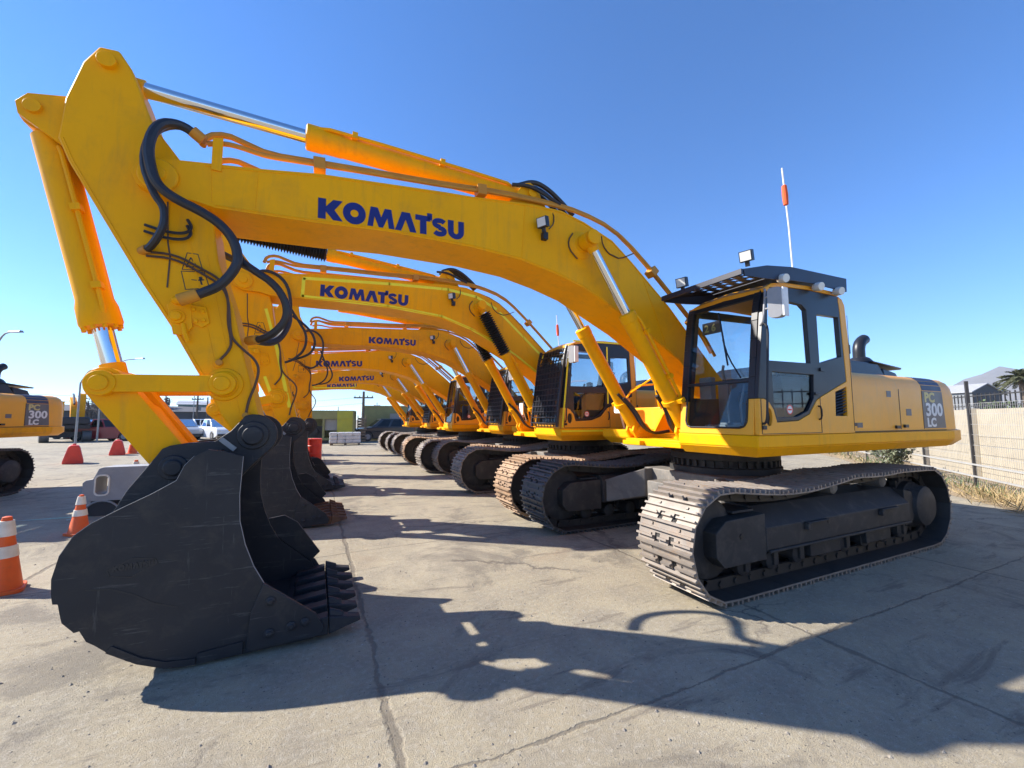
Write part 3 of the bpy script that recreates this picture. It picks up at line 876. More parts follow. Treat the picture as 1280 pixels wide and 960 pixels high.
def m_boomwire():
    b = MB(); b.tube([(2.42, .36, 3.86), (2.37, .315, 3.78), (2.28, .308, 3.69), (2.19, .308, 3.67), (2.1, .308, 3.65), (1.88, .308, 3.76)], .008, 6, 1)
    b.tube([(2.80, .315, 3.84), (2.86, .31, 3.75), (2.85, .31, 3.64), (2.74, .315, 3.54)], .008, 6, 1); return b
def m_tophoses():
    b = MB()
    for k in range(3):
        y = -.12 + .09*k
        b.tube([(3.38, y, 4.42), (3.18, y, 4.50 + .01*k), (2.98, y, 4.47), (2.78, y, 4.34), (2.62, y, 4.21)], .028, 8, 2)
    return b
def m_barrelhose():
    b = MB(); b.tube([(3.5, .13, 4.36), (3.3, .20, 4.36), (3.1, .22, 4.28), (2.9, .2, 4.22)], .022, 8, 2); return b

def m_arm():
    b = MB().prism(ARM, -.22, .22)
    return b
def m_armboss():
    b = MB()
    for s in (1, -1):
        b.lathe((LINKA[0], s*.215, LINKA[1]), (LINKA[0], s*1, LINKA[1]), [(0, .135), (.025, .13), (.03, .105), (.05, .10)], 28)
        b.lathe((BPIN[0], s*.2, BPIN[1]), (BPIN[0], s*1, BPIN[1]), [(0, .13), (.06, .13)], 24)
    return b
def m_armweld():
    b = MB()
    for s in (1, -1):
        b.bar((6.02, s*.2215, 1.72), (6.30, s*.2215, 3.00), .010, .005, (0, 1, 0))
        b.bar((6.20, s*.2215, 2.10), (6.42, s*.2215, 3.1), .008, .004, (0, 1, 0))
        b.tube([(x, s*.2205, z) for x, z in ((6.20, 1.90), (6.31, 2.08), (6.48, 2.40), (6.68, 2.73), (7.145, 3.58), (7.21, 3.74))], .007, 6)
    return b
def m_armlug():
    b = MB()
    for s in (1, -1): b.prism([(7.10, 3.62), (7.22, 3.70), (7.48, 3.88), (7.50, 3.97), (7.44, 4.05), (7.30, 4.08), (7.12, 4.12)], min(s*.12, s*.17), max(s*.12, s*.17))
    b.cyl((BCF[0], -.20, BCF[1]), (BCF[0], .20, BCF[1]), .05)
    return b
def m_armpin():
    return MB().cyl((ACR[0], -.26, ACR[1]), (ACR[0], .26, ACR[1]), .06)
def m_armport():
    b = MB()
    b.prism([(6.53, 2.56), (6.47, 2.62), (6.38, 2.60), (6.36, 2.40), (6.40, 2.33), (6.48, 2.33)], .2205, .245)
    b.prism([(6.40, 2.58), (6.28, 2.57), (6.25, 2.44), (6.30, 2.40), (6.38, 2.44)], .2206, .238)
    b.lathe((6.46, .244, 2.47), (6.46, 1, 2.47), [(0, .055), (.02, .055), (.022, .038), (.05, .036), (.055, .02)], 14)
    for x, z in ((6.36, 2.54), (6.30, 2.53), (6.34, 2.45), (6.29, 2.46)): b.cyl((x, .237, z), (x, .255, z), .016, n=8)
    b.tube([(6.42, .25, 2.42), (6.40, .27, 2.34), (6.38, .25, 2.28)], .018, 8)
    b.cyl((6.48, .23, 2.60), (6.40, .40, 2.575), .032, n=12)
    return b
def m_armnipple():
    b = MB()
    for x, z in ((6.18, 2.12), (5.97, 1.70)): b.lathe((x, .22, z), (x, 1, z), [(0, .035), (.015, .032), (.016, .016), (.04, .014)], 12)
    return b
def m_armhose():
    b = MB()
    b.tube([(6.385, .30, 3.945), (6.50, .33, 4.0), (6.62, .39, 3.93), (6.665, .43, 3.72), (6.625, .43, 3.50), (6.57, .43, 3.40), (6.46, .43, 3.33), (6.31, .43, 3.275), (6.17, .43, 3.19), (6.08, .43, 3.07), (6.05, .43, 2.93), (6.08, .43, 2.83), (6.16, .42, 2.71), (6.27, .41, 2.64), (6.40, .40, 2.575)], .036, 10, 2)
    return b
def m_armhose2():
    b = MB()
    b.tube([(6.10, .34, 3.08), (6.05, .36, 2.95), (5.95, .37, 2.88), (5.80, .37, 2.79), (5.71, .36, 2.65), (5.70, .34, 2.51), (5.78, .30, 2.40), (5.87, .22, 2.35), (5.97, .12, 2.34)], .031, 10, 2)
    return b
def m_armhose_thin():
    b = MB()
    b.tube([(6.52, .34, 3.66), (6.33, .36, 3.74), (6.10, .38, 3.60), (6.02, .38, 3.30), (6.04, .36, 2.98), (6.16, .30, 2.84), (6.30, .24, 2.86)], .022, 8, 2)
    b.tube([(6.08, .36, 3.30), (5.92, .38, 3.05), (5.80, .38, 2.86), (5.82, .34, 2.64), (5.96, .28, 2.50), (6.06, .23, 2.46)], .017, 8, 2)
    b.tube([(6.00, .34, 3.12), (5.80, .36, 2.98), (5.68, .36, 2.80), (5.72, .32, 2.62), (5.86, .24, 2.54), (5.98, .12, 2.52)], .017, 8, 2)
    return b
def m_armhose_far():
    b = MB()
    b.tube([(6.66, -.40, 3.92), (6.62, -.43, 3.60), (6.50, -.46, 3.34), (6.20, -.5, 3.22), (5.95, -.52, 3.10), (5.78, -.52, 2.92), (5.72, -.5, 2.70), (5.78, -.44, 2.50), (5.86, -.34, 2.40), (6.0, -.22, 2.40)], .034, 10, 2)
    return b
def m_armhose3():
    b = MB()
    b.tube([(6.40, .235, 3.99), (6.54, .27, 4.03), (6.68, .33, 3.88), (6.715, .35, 3.62), (6.63, .35, 3.38), (6.56, .35, 3.29), (6.55, .35, 3.17), (6.58, .34, 3.07), (6.64, .28, 2.99), (6.70, .22, 2.97)], .027, 8, 2)
    for dz in (0, .05): b.tube([(6.70, .24, 3.12 + dz), (6.56, .26, 3.08 + dz), (6.44, .26, 3.09 + dz), (6.40, .25, 3.15 + dz), (6.44, .23, 3.22 + dz)], .012, 6, 2)
    return b
def m_fittings():
    b = MB()
    b.cyl((6.36, .285, 3.935), (6.43, .315, 3.975), .046, n=12); b.cyl((6.37, .23, 3.98), (6.44, .245, 4.01), .036, n=12)
    b.cyl((6.30, .405, 2.625), (6.42, .40, 2.565), .046, n=12); b.cyl((5.92, .18, 2.345), (6.0, .10, 2.34), .040, n=12); b.cyl((6.67, .25, 2.98), (6.72, .20, 2.965), .034, n=12)
    b.cyl((6.17, .225, 2.125), (6.17, .262, 2.125), .026, n=8); b.cyl((5.97, .225, 1.70), (5.97, .262, 1.70), .026, n=8)
    return b
def m_armwire():
    b = MB()
    b.tube([(6.70, .23, 2.96), (6.5, .236, 2.97), (6.33, .24, 2.88), (6.21, .24, 2.82), (6.155, .24, 2.73), (6.13, .24, 2.61), (6.13, .236, 2.46), (6.10, .236, 2.33), (6.10, .236, 2.24), (6.18, .25, 2.125)], .010, 6, 2)
    b.tube([(6.68, .23, 2.93), (6.5, .238, 2.935), (6.32, .242, 2.84), (6.20, .242, 2.77), (6.14, .242, 2.68), (6.12, .242, 2.52), (6.11, .24, 2.40), (6.09, .236, 2.32), (6.0, .236, 2.23), (5.93, .245, 2.17), (5.89, .25, 2.09), (5.91, .24, 1.96), (5.955, .236, 1.83), (5.97, .25, 1.70)], .010, 6, 2)
    b.tube([(6.575, .224, 3.39), (6.555, .224, 3.06), (6.535, .224, 2.95), (6.54, .224, 2.70)], .006, 5)
    b.tube([(6.10, .226, 2.02), (6.06, .226, 2.04), (6.03, .226, 2.035)], .006, 5)
    return b
def m_armdecal():
    b = MB()
    b.ribbon([(6.43, 3.00), (6.36, 3.00), (6.32, 2.87), (6.455, 2.86)], .006, .2204, .2214, True)
    b.ribbon([(6.46, 2.845), (6.31, 2.86), (6.27, 2.735), (6.425, 2.70)], .006, .2204, .2214, True)
    b.ribbon([(6.405, 2.965), (6.43, 2.885), (6.36, 2.895)], .008, .2204, .2214, True)
    b.prism([(6.345, 2.815), (6.325, 2.82), (6.318, 2.80), (6.34, 2.79)], .2204, .2214)
    b.ribbon([(6.335, 2.80), (6.322, 2.755)], .012, .2204, .2214); b.ribbon([(6.355, 2.785), (6.31, 2.795)], .010, .2204, .2214)
    b.ribbon([(6.39, 2.785), (6.36, 2.785)], .006, .2204, .2214)
    return b
def m_armstripes():
    b = MB()
    b.ribbon([(6.20, 2.75), (6.03, 2.05)], .045, .2212, .2245); b.ribbon([(6.02, 2.02), (5.975, 1.83)], .045, .2212, .2245)
    b.ribbon([(6.30, 2.24), (6.22, 2.02)], .04, .2212, .2245); b.ribbon([(6.34, 3.2), (6.24, 2.86)], .04, .2212, .2245)
    return b

def m_bucket():
    b = MB()
    for s in (1, -1): b.prism(BSIDE, min(s*.66, s*.627), max(s*.66, s*.627))
    W = [(6.10, 1.438), (6.20, 1.392), (6.25, 1.335), (6.29, 1.236), (6.43, 1.155), (6.58, 1.075), (6.71, .996), (6.79, .925), (6.845, .81), (6.868, .69), (6.86, .58), (6.805, .43), (6.725, .338), (6.585, .20), (6.43, .10), (6.30, .055), (6.14, .030), (5.87, .034), (5.44, .044)]
    inn = []
    for i, p in enumerate(W):
        a = Vector(W[max(0, i-1)]); c = Vector(W[min(len(W)-1, i+1)]); d = (c - a).normalized(); q = Vector((d.y, -d.x)) * .03
        inn.append((p[0] + q.x, p[1] + q.y))
    b.prism(W + inn[::-1], -.6265, .6265)
    for s in (1, -1):
        b.prism([(6.12, .03), (5.86, .03), (5.86, .11), (6.0, .10), (6.12, .09)], min(s*.661, s*.675), max(s*.661, s*.675))
        b.prism([(6.60, .20), (6.44, .095), (6.30, .035), (6.13, .018), (6.13, .06), (6.29, .075), (6.42, .13), (6.57, .235)], min(s*.661, s*.672), max(s*.661, s*.672))
        if s < 0: b.prism([(5.84, .68), (5.70, .70), (5.58, .62), (5.36, .30), (5.44, .22), (5.75, .49)], -.655, -.625)
    # wear strips over the heel
    for y in (-.42, -.14, .14, .42):
        for i in range(11, 17):
            a, c = W[i], W[i+1]; b.bar((a[0], y, a[1] - .004), (c[0], y, c[1] - .004), .07, .024, (0, 0, 1))
    return b
def m_lip():
    b = MB()
    b.prism([(5.62, .048), (5.62, .085), (5.42, .115), (5.36, .09), (5.36, .05), (5.44, .0445)], -.655, .655)
    return b
def m_corner():
    b = MB()
    for s in (1, -1):
        b.prism([(5.75, .49), (5.40, .215), (5.34, .11), (5.36, .055), (5.84, .045), (5.82, .30)], min(s*.655, s*.69), max(s*.655, s*.69))
        for x, z in ((5.70, .36), (5.70, .14), (5.56, .16), (5.47, .17)):
            b.lathe((x, s*.689, z), (x, s*1, z), [(0, .035), (.012, .034), (.013, .02), (.022, .018)], 10)
    return b
def m_edge():
    b = MB(); E = BSIDE[3:11]  # pale steel strip that paints in the sunlit highlight along the rim
    for i in range(len(E) - 1): b.bar((E[i][0], .645, E[i][1]), (E[i+1][0], .645, E[i+1][1]), .022, .006)
    return b
def m_edge2():
    b = MB(); E = [BSIDE[-1], BSIDE[-2], BSIDE[-3], BSIDE[-4], BSIDE[-5]]; E = [BSIDE[0]] + E  # thin grey strip painting in the bright line of the front rim
    for i in range(len(E) - 1): b.bar((E[i][0], .652, E[i][1]), (E[i+1][0], .652, E[i+1][1]), .012, .006)
    return b
def m_emblem():
    b = MB()
    b.ribbon([(6.625, .70), (6.50, .765), (6.385, .745), (6.37, .715), (6.50, .645), (6.61, .665)], .007, .6602, .6625, True)
    sh, w = logo_shapes()
    for o, h in sh: b.plate(o, h, .6632, .6602, lambda u, v, d: (6.60 - u*.21/w, d, .69 + u*.012/w + v*.038))
    b.ribbon([(6.72, .60), (6.60, .585), (6.48, .53), (6.38, .46), (6.25, .41)], .008, .6602, .662)
    return b
def m_ear():
    b = MB()
    pts = [(6.74, .985), (6.66, 1.16), (6.505, 1.40), (6.475, 1.45), (6.43, 1.472), (6.33, 1.49), (6.15, 1.50), (6.05, 1.58)] + \
          [(BPIN[0] + .17*math.cos(R(a)), BPIN[1] + .17*math.sin(R(a))) for a in range(70, 241, 15)] + [(5.90, 1.30), (5.98, 1.20), (6.10, 1.22), (6.24, 1.32), (6.42, 1.12), (6.56, 1.05)]
    for s in (1, -1):
        b.prism(pts, min(s*.27, s*.33), max(s*.27, s*.33))
        b.lathe((BPIN[0], s*.325, BPIN[1]), (BPIN[0], s*1, BPIN[1]), [(0, .115), (.025, .11), (.026, .075), (.05, .07), (.055, .03)], 26)
        b.lathe((EPIN[0], s*.325, EPIN[1]), (EPIN[0], s*1, EPIN[1]), [(0, .095), (.02, .09), (.021, .06), (.035, .055)], 24)
    b.box(6.02, 6.20, -.27, .27, 1.30, 1.43)
    b.cyl((BPIN[0], -.33, BPIN[1]), (BPIN[0], .33, BPIN[1]), .05)
    return b
def m_eartag():
    b = MB(); b.obox((6.065, .345, 1.475), (.75, 0, .66), (0, 1, 0), (-.66, 0, .75), .065, .008, .018); return b
def m_tooth(y):
    b = MB()
    j = random.uniform(-.012, .012)
    w = .062
    b.hexa([(5.31, y-w, .035), (5.60, y-w, .03), (5.60, y+w, .03), (5.31, y+w, .035), (5.31, y-w*.95, .165), (5.56, y-w*.8, .135), (5.56, y+w*.8, .135), (5.31, y+w*.95, .165)])
    tip = 5.07 + j
    b.hexa([(tip, y-w*.75, .09), (5.304, y-w*1.05, .035), (5.304, y+w*1.05, .035), (tip, y+w*.75, .09), (tip+.005, y-w*.7, .118), (5.304, y-w*.9, .160), (5.304, y+w*.9, .160), (tip+.005, y+w*.7, .118)])
    b.hexa([(5.20, y-w*.45, .125), (5.304, y-w*.5, .15), (5.304, y+w*.5, .15), (5.20, y+w*.45, .125), (5.20, y-w*.2, .165), (5.304, y-w*.3, .205), (5.304, y+w*.3, .205), (5.20, y+w*.2, .165)])
    return b

# ---- posing ---------------------------------------------------------------------
def rotm(p, a, s=1.0, q=None):
    """turn by a in the x,z plane about p (scale s), then carry p to q"""
    c, n = math.cos(a) * s, math.sin(a) * s
    q = q or p
    rot = Matrix(((c, 0, -n, 0), (0, 1, 0, 0), (n, 0, c, 0), (0, 0, 0, 1)))
    return Matrix.Translation((q[0], 0, q[1])) @ rot @ Matrix.Translation((-p[0], 0, -p[1]))
def ap(m, p):
    v = m @ Vector((p[0], 0, p[1])); return (v.x, v.z)
def circ(a, ra, b, rb):
    d = math.dist(a, b); x = (d*d + ra*ra - rb*rb) / (2*d); h = math.sqrt(max(0, ra*ra - x*x))
    u = ((b[0]-a[0])/d, (b[1]-a[1])/d); m = (a[0] + u[0]*x, a[1] + u[1]*x)
    c = [(m[0] - u[1]*h, m[1] + u[0]*h), (m[0] + u[1]*h, m[1] - u[0]*h)]
    return max(c, key=lambda p: p[0])
def capsule(p, q, r0, r1, n=10):
    a = math.degrees(math.atan2(q[1]-p[1], q[0]-p[0]))
    return arc(p[0], p[1], r0, a + 90, a + 270, n) + arc(q[0], q[1], r1, a - 90, a + 90, n)
def cylinder(root, name, A, B, y, rb, rr, blen, boot=False, paint=None, flange=False, tape=False, clampband=False):
    A3 = Vector((A[0], y, A[1])); B3 = Vector((B[0], y, B[1])); d = (B3 - A3); L = d.length; d.normalize()
    b = MB()
    eye = rb * 1.05
    b.cyl(A3 - Vector((0, rb*.8, 0)), A3 + Vector((0, rb*.8, 0)), eye)
    prof = [(eye*.5, rb*.6), (eye*.9, rb*.75), (eye*1.1, rb), (blen*.86, rb), (blen*.865, rb*1.04), (blen*.93, rb*1.05)]
    if flange: prof = [(eye*.5, rb*.6), (eye*.9, rb*.75), (eye*1.1, rb), (blen - .22, rb), (blen - .16, rb*1.13), (blen - .03, rb*1.18), (blen - .012, rb*1.12), (blen, rb*1.1)]
    else: prof += [(blen*.935, rb*1.12), (blen - .01, rb*1.12), (blen, rb*.95)]
    b.lathe(A3, B3, prof, 24)
    if flange:
        x = d.orthogonal().normalized(); z = d.cross(x)
        for i in range(10):
            t = 2*math.pi*i/10; q = A3 + d*(blen + .002) + (x*math.cos(t) + z*math.sin(t))*rb*.97
            b.cyl(q, q + d*.022, .016, n=6)
    up = Vector((0, 1, 0)).cross(d)
    if up.z < 0: up = -up
    yy = Vector((0, 1 if y >= 0 else -1, 0))
    off = (up*.55 + yy*.9).normalized() * (rb + .03)
    b.tube([A3 + d*.25 + off*.8, A3 + d*.32 + off, A3 + d*(blen*.9) + off, A3 + d*(blen*.96) + off*.75], .018, 8, 1)
    for t in (.45, .82): b.obox(A3 + d*(blen*t) + off*.98, d, yy, up, .025, .035, .03)
    if clampband: b.lathe(A3 + d*.42, B3, [(0, rb*1.02), (.001, rb*1.25), (.05, rb*1.25), (.051, rb*1.02)], 20); b.obox(A3 + d*.445 + yy*rb*1.4, d, yy, up, .025, .06, .035)
    o = put(name, b.mesh(name, paint or M['yellow']), root)
    r = MB(); r.cyl(A3 + d*(blen - .05), B3 - d*eye*.7, rr, n=24)
    put('piston_rod', r.mesh('piston_rod', M['chrome']), o)
    e = MB(); e.cyl(B3 - Vector((0, rb*.72, 0)), B3 + Vector((0, rb*.72, 0)), eye); e.cyl(B3 - d*eye*1.5, B3, rr*1.25)
    put('rod_eye', e.mesh('rod_eye', paint or M['yellow']), o)
    if boot:
        n = int((L - blen - .15) / .045); prof = []
        for i in range(n + 1):
            t = .0 + i*.045; prof += [(t, rr*1.5), (t + .022, rr*2.5)]
        q = MB(); q.lathe(A3 + d*(blen + .005), B3, prof, 18); put('rubber_boot', q.mesh('rubber_boot', M['rubber'], smooth=0), o)
    return o

def make_excavator(label, loc, rz=0, shoeL='shoe', shoeR='shoe', rot=0, lift=0, phi=0, kap=0, guard=False, lime=0, grille=False, boots=(), bucketmat='bucket', rusty=False, dx=0, hood_rail=False, paint='yellow', whip=True, logo=(0, 1.0, 0), bsc=1.0, acdz=0, und=None, abl=2.38, whip_shift=None, full_hoses=False):
    t = thing('excavator', label, 'excavator', loc, rz, 'yellow tracked excavators parked in the yard')
    Y = M[paint]
    def P(key, fn, mat, name, parent=t, bevel=None, m4=None, smooth=35, label=None):
        k = (key, mat if isinstance(mat, str) else mat.name)
        mesh = cm(k, lambda: fn().mesh(name, M[mat] if isinstance(mat, str) else mat, smooth))
        return put(name, mesh, parent, m4, bevel, label)
    def PS(key, fn, mat, name, parent=t, bevel=None, m4=None, smooth=35):
        k = ('split', key, mat if isinstance(mat, str) else mat.name)
        for me in cm(k, lambda: [q.mesh(name, M[mat] if isinstance(mat, str) else mat, smooth) for q in fn().split()]): put(name, me, parent, m4, bevel)
    U = und or Matrix.Translation((dx, 0, 0))
    # undercarriage
    for s, sh in ((1, shoeL), (-1, shoeR)):
        tr_ = P(('track', s), lambda: side_track(s), sh, 'crawler_track', m4=U, smooth=0)
        P(('chain', s), lambda: side_track(s, 1), 'chain', 'track_chain', tr_, smooth=0)
        f = P(('frame', s), lambda: m_frame(s), 'under', 'track_frame', bevel=.012, m4=U)
        PS(('fh', s), lambda: m_holes(s), 'decal_black', 'access_hole', f)
        for i in range(8): P(('roller', i, s), lambda: m_roller(-1.42 + i*.435, s), 'under', 'track_roller', f)
        for x in (-1.15, -.05): P(('carrier', x, s), lambda: m_carrier(x, s), 'carbody', 'carrier_roller', f)
        P(('idler', s), lambda: m_idler(s), 'under', 'idler', f)
        P(('sprocket', s), lambda: m_sprocket(s), 'under', 'sprocket', f)
    P('carbody', m_carbody, 'carbody', 'carbody', bevel=.015, m4=U)
    P('bearing', m_bearing, 'under', 'slewing_ring')
    # upper works
    P('deck', m_deck, Y, 'revolving_frame', bevel=.012)
    P('foot', m_footplates, Y, 'boom_bracket', bevel=.006)
    P('cw', m_cw, 'cab_yellow', 'counterweight', smooth=50)
    hl = P('hoodL', lambda: m_hood(1), 'cab_yellow', 'side_panel', bevel=.008)
    P('hoodR', lambda: m_hood(-1), 'cab_yellow', 'side_panel', bevel=.008)
    P('hoodgap', m_hoodgap, 'black', 'engine_bay')
    PS('seams', m_seams, 'decal_black', 'panel_seam', hl)
    PS('sdec', m_smalldecals, 'decal_grey', 'warning_decal', hl)
    P('dpan', m_decalpanel, 'decal_grey', 'model_decal', hl)
    P('dstr', m_decalstripe, 'decal_navy', 'decal_stripe', hl)
    P('tPC', lambda: m_decaltext('PC'), 'pc_yellow', 'decal_lettering', hl)
    P('t300', lambda: m_decaltext('300'), 'white', 'decal_lettering', hl)
    P('tLC', lambda: m_decaltext('LC'), 'white', 'decal_lettering', hl)
    en = P('engine', m_engine, 'black', 'engine_cover', bevel=.03)
    P('exh', m_exhaust, 'black', 'exhaust_pipe', en)
    P('clean', m_cleaner, 'black', 'air_cleaner', en)
    # cab
    P('rmir', m_rightmirror, 'white', 'side_mirror'); P('rail', m_rail, Y, 'handrail')
    cab = P('cabshell', m_cabshell, 'cab_yellow', 'cab', bevel=.005)
    P('cablin', m_cablining, 'lining', 'cab_lining', cab); PS('cseam', m_cabseam, 'decal_black', 'door_seam', cab); PS('latch', m_latch, 'black', 'latch', cab, bevel=.004)
    P('cabframe', m_cabframe, 'black', 'window_frame', cab, bevel=.004)
    P('gf', m_glass_front, 'glass', 'windscreen', cab)
    for k in 'abc': P('gs' + k, lambda: m_glass_side(k), 'glass_side', 'side_window', cab)
    P('gfar', m_glass_far, 'glass', 'side_window', cab); P('grear', m_glass_rear, 'glass', 'rear_window', cab)
    P('seat', m_seat, 'seat', 'operator_seat', cab, bevel=.03); PS('console', m_console, 'cab_plastic', 'control_console', cab, bevel=.01)
    PS('grip', m_grip, 'black', 'door_handle', cab); P('wiper', m_wiper, 'black', 'wiper', cab)
    P('vent', m_vent, 'black', 'vent_grille', cab); P('spk', m_speaker, 'rubber', 'step_lamp_recess', cab)
    P('stk', m_sticker, 'white', 'door_sticker', cab); P('stk2', m_sticker2, 'red_plastic', 'door_sticker', cab)
    mi = P('mirror', m_mirror, 'shell_grey', 'side_mirror', cab, bevel=.015); P('mirrorg', m_mirror_glass, 'white', 'mirror_shell', mi)
    if guard:
        g = P('guard', m_roofguard, 'navy', 'roof_guard', cab)
        for x in (1.05, .42, .02): P(('gl', x), lambda: m_guardlamps(x), 'lens', 'marker_lamp', g)
        for i, (p, d) in enumerate((((1.48, 1.53, 3.345), (.93, .25, -.22)), ((1.60, .80, 3.27), (.93, .25, -.2)))):
            w = P(('wl', i), lambda: m_worklamp(p, d), 'black', 'work_lamp', g); P(('wlens', i), lambda: m_worklens(p, d), 'lens', 'lamp_lens', w)
        P('plac', m_placard, 'decal_grey', 'number_placard', cab); P('plact', m_placard_txt, 'pc_yellow', 'placard_lettering', cab)
    if whip:
        w = P('whip', m_whip, 'white', 'whip_antenna', m4=Matrix.Translation(whip_shift) if whip_shift else None); P('wflag', m_whipflag, 'flag', 'antenna_flag', w)
    if grille: P('grille', m_grille, 'black', 'windscreen_guard', cab)
    # front
    BM = rotm(FOOT, rot, bsc, (FOOT[0], FOOT[1] + lift))
    bo = P('boom', m_boom, Y, 'boom', bevel=.014, m4=BM)
    PS('bb', m_boomboss, Y, 'pin_boss', bo, bevel=.004); PS('bwd', m_boomweld, Y, 'weld_bead', bo); P('blg', m_boomlug, Y, 'cylinder_lug', bo, bevel=.006); PS('bbr', m_boombracket, Y, 'pipe_bracket', bo, bevel=.003)
    PS('p0', lambda: m_pipes(0), 'pipe', 'oil_pipe', bo); PS('p1', lambda: m_pipes(1), 'pipe', 'oil_pipe', bo)
    PS('clamps', m_clamps, 'pipe', 'pipe_clamp', bo, bevel=.006)
    P(('logo', logo), lambda: m_logo(*logo), 'logo', 'boom_lettering', bo, smooth=0)
    lb = P('blb', m_boomlamp_bracket, 'black', 'lamp_bracket', bo)
    P('bl', lambda: m_worklamp((3.25, .40, 3.84), (.85, .42, -.2)), 'black', 'work_lamp', bo); P('bll', lambda: m_worklens((3.25, .40, 3.84), (.85, .42, -.2)), 'lens', 'lamp_lens', bo)
    PS('bw', m_boomwire, 'wire', 'grease_line', bo); PS('th', m_tophoses, 'hose', 'hydraulic_hose', bo); P('bh', m_barrelhose, 'hose', 'hydraulic_hose', bo)
    if lime == 1: P('str', m_stripes, 'lime', 'reflective_tape', bo)
    if lime == 2: P('strs', m_stripes_small, 'lime', 'reflective_tape', bo)
    # arm: reach chosen so that the bucket rests on the ground
    tipq = ap(BM, TIP)
    zmin = min(ap(rotm(BPIN, kap, 1, (0, 0)), p)[1] for p in BSIDE)
    want = -zmin + .012
    c = ap(rotm(TIP, rot + phi, 1, (0, 0)), BPIN)[1]
    s = (want - tipq[1]) / c
    AM = rotm(TIP, rot + phi, s, tipq)
    ar = P('arm', m_arm, Y, 'arm', bevel=.014, m4=AM)
    PS('ab', m_armboss, Y, 'pin_boss', ar, bevel=.004); PS('awd', m_armweld, Y, 'weld_bead', ar); P('alg', m_armlug, Y, 'cylinder_lug', ar, bevel=.006); P('apn', m_armpin, Y, 'pin', ar, bevel=.004); P('apt', m_armport, Y, 'hose_port', ar, bevel=.004); PS('anp', m_armnipple, Y, 'grease_nipple', ar)
    if full_hoses: P('ah1', m_armhose, 'hose', 'hydraulic_hose', ar); P('ah2', m_armhose2, 'hose', 'hydraulic_hose', ar); P('ah3', m_armhose3, 'hose', 'hydraulic_hose', ar); P('ah4', m_armhose_far, 'hose', 'hydraulic_hose', ar); PS('fit', m_fittings, 'pipe', 'hose_fitting', ar, bevel=.004)
    else: PS('aht', m_armhose_thin, 'hose', 'hydraulic_hose', ar)
    PS('aw', m_armwire, 'wire', 'grease_line', ar); P('ad', m_armdecal, 'decal_black', 'warning_decal', ar)
    if lime == 1: PS('astr', m_armstripes, 'lime', 'reflective_tape', ar)
    bp = ap(AM, BPIN); KM = rotm(BPIN, kap, 1, bp)
    bk = P('bucket', m_bucket, bucketmat, 'bucket', bevel=.006, m4=KM)
    P('lip', m_lip, 'bucket_rust' if rusty else bucketmat, 'cutting_edge', bk, bevel=.006, label='rusty brown cutting edge' if rusty else None)
    PS('corner', m_corner, bucketmat, 'corner_plate', bk, bevel=.006)
    P('edge', m_edge, 'galv', 'edge_highlight', bk); P('edge2', m_edge2, 'shell_grey', 'edge_highlight', bk)
    P('ear', m_ear, bucketmat, 'bucket_ear', bk, bevel=.008); P('emb', m_emblem, 'decal_black', 'bucket_emblem', bk, smooth=0)
    P('etag', m_eartag, 'galv', 'pin_retainer', bk)
    for i in range(6): P(('tooth', i), lambda: m_tooth(-.60 + i*.24), 'bucket_rust' if rusty else bucketmat, 'tooth', bk, bevel=.008)
    # linkage and cylinders
    la = ap(AM, LINKA); ep = ap(KM, EPIN)
    h = circ(la, math.dist(LINKA, LINKH)*s, ep, math.dist(EPIN, LINKH))
    for sg in (1, -1):
        b = MB(); b.prism(capsule(la, h, .064, .064), min(sg*.27, sg*.315), max(sg*.27, sg*.315))
        for q, r_ in ((la, .092), (h, .092)): b.lathe((q[0], sg*.262, q[1]), (q[0], sg*1, q[1]), [(0, r_), (.06, r_), (.066, r_*.93), (.067, r_*.62), (.085, r_*.60), (.088, r_*.3)], 26)
        put('side_link', b.mesh('side_link', Y), t, None, .008)
    b = MB(); b.prism(capsule(h, ep, .12, .12), .10, .25); b.prism(capsule(h, ep, .12, .12), -.25, -.10)
    mid = ((h[0]*.62 + ep[0]*.38), (h[1]*.62 + ep[1]*.38)); q2 = ((h[0]*.12 + ep[0]*.88), (h[1]*.12 + ep[1]*.88))
    b.prism(capsule(mid, q2, .10, .09), -.099, .099); b.cyl((h[0], -.26, h[1]), (h[0], .26, h[1]), .06)
    put('bucket_link', b.mesh('bucket_link', Y), t, None, .01)
    bcf = ap(AM, BCF); d = math.dist(bcf, h)
    cylinder(t, 'bucket_cylinder', bcf, h, 0, .112, .064, d - .47, paint=Y, flange=True)
    acf = ap(BM, (ACF[0], ACF[1] + acdz)); acr = ap(AM, ACR); acr = (acr[0], acr[1] + acdz); d = math.dist(acf, acr)
    cylinder(t, 'arm_cylinder', acf, acr, 0, .105, .06, abl, boot='arm' in boots, paint=Y)
    bc = ap(BM, BCP); 
    for sg in (1, -1):
        cylinder(t, 'boom_cylinder', (1.23, 1.52), bc, sg*.455, .092, .053, 1.68, boot='boom' in boots, paint=Y, clampband=True)
        q = MB()
        for k in (0, 1): q.tube([(1.62 - k*.05, sg*(.37 - .06*k), 2.02 - .06*k), (1.40, sg*(.33 - .05*k), 1.80), (1.28, sg*(.28 - .04*k), 1.56), (1.12, sg*.22, 1.46), (.9, sg*.15, 1.50)], .022, 8, 2)
        put('hydraulic_hose', q.mesh('hydraulic_hose', M['hose']), t)
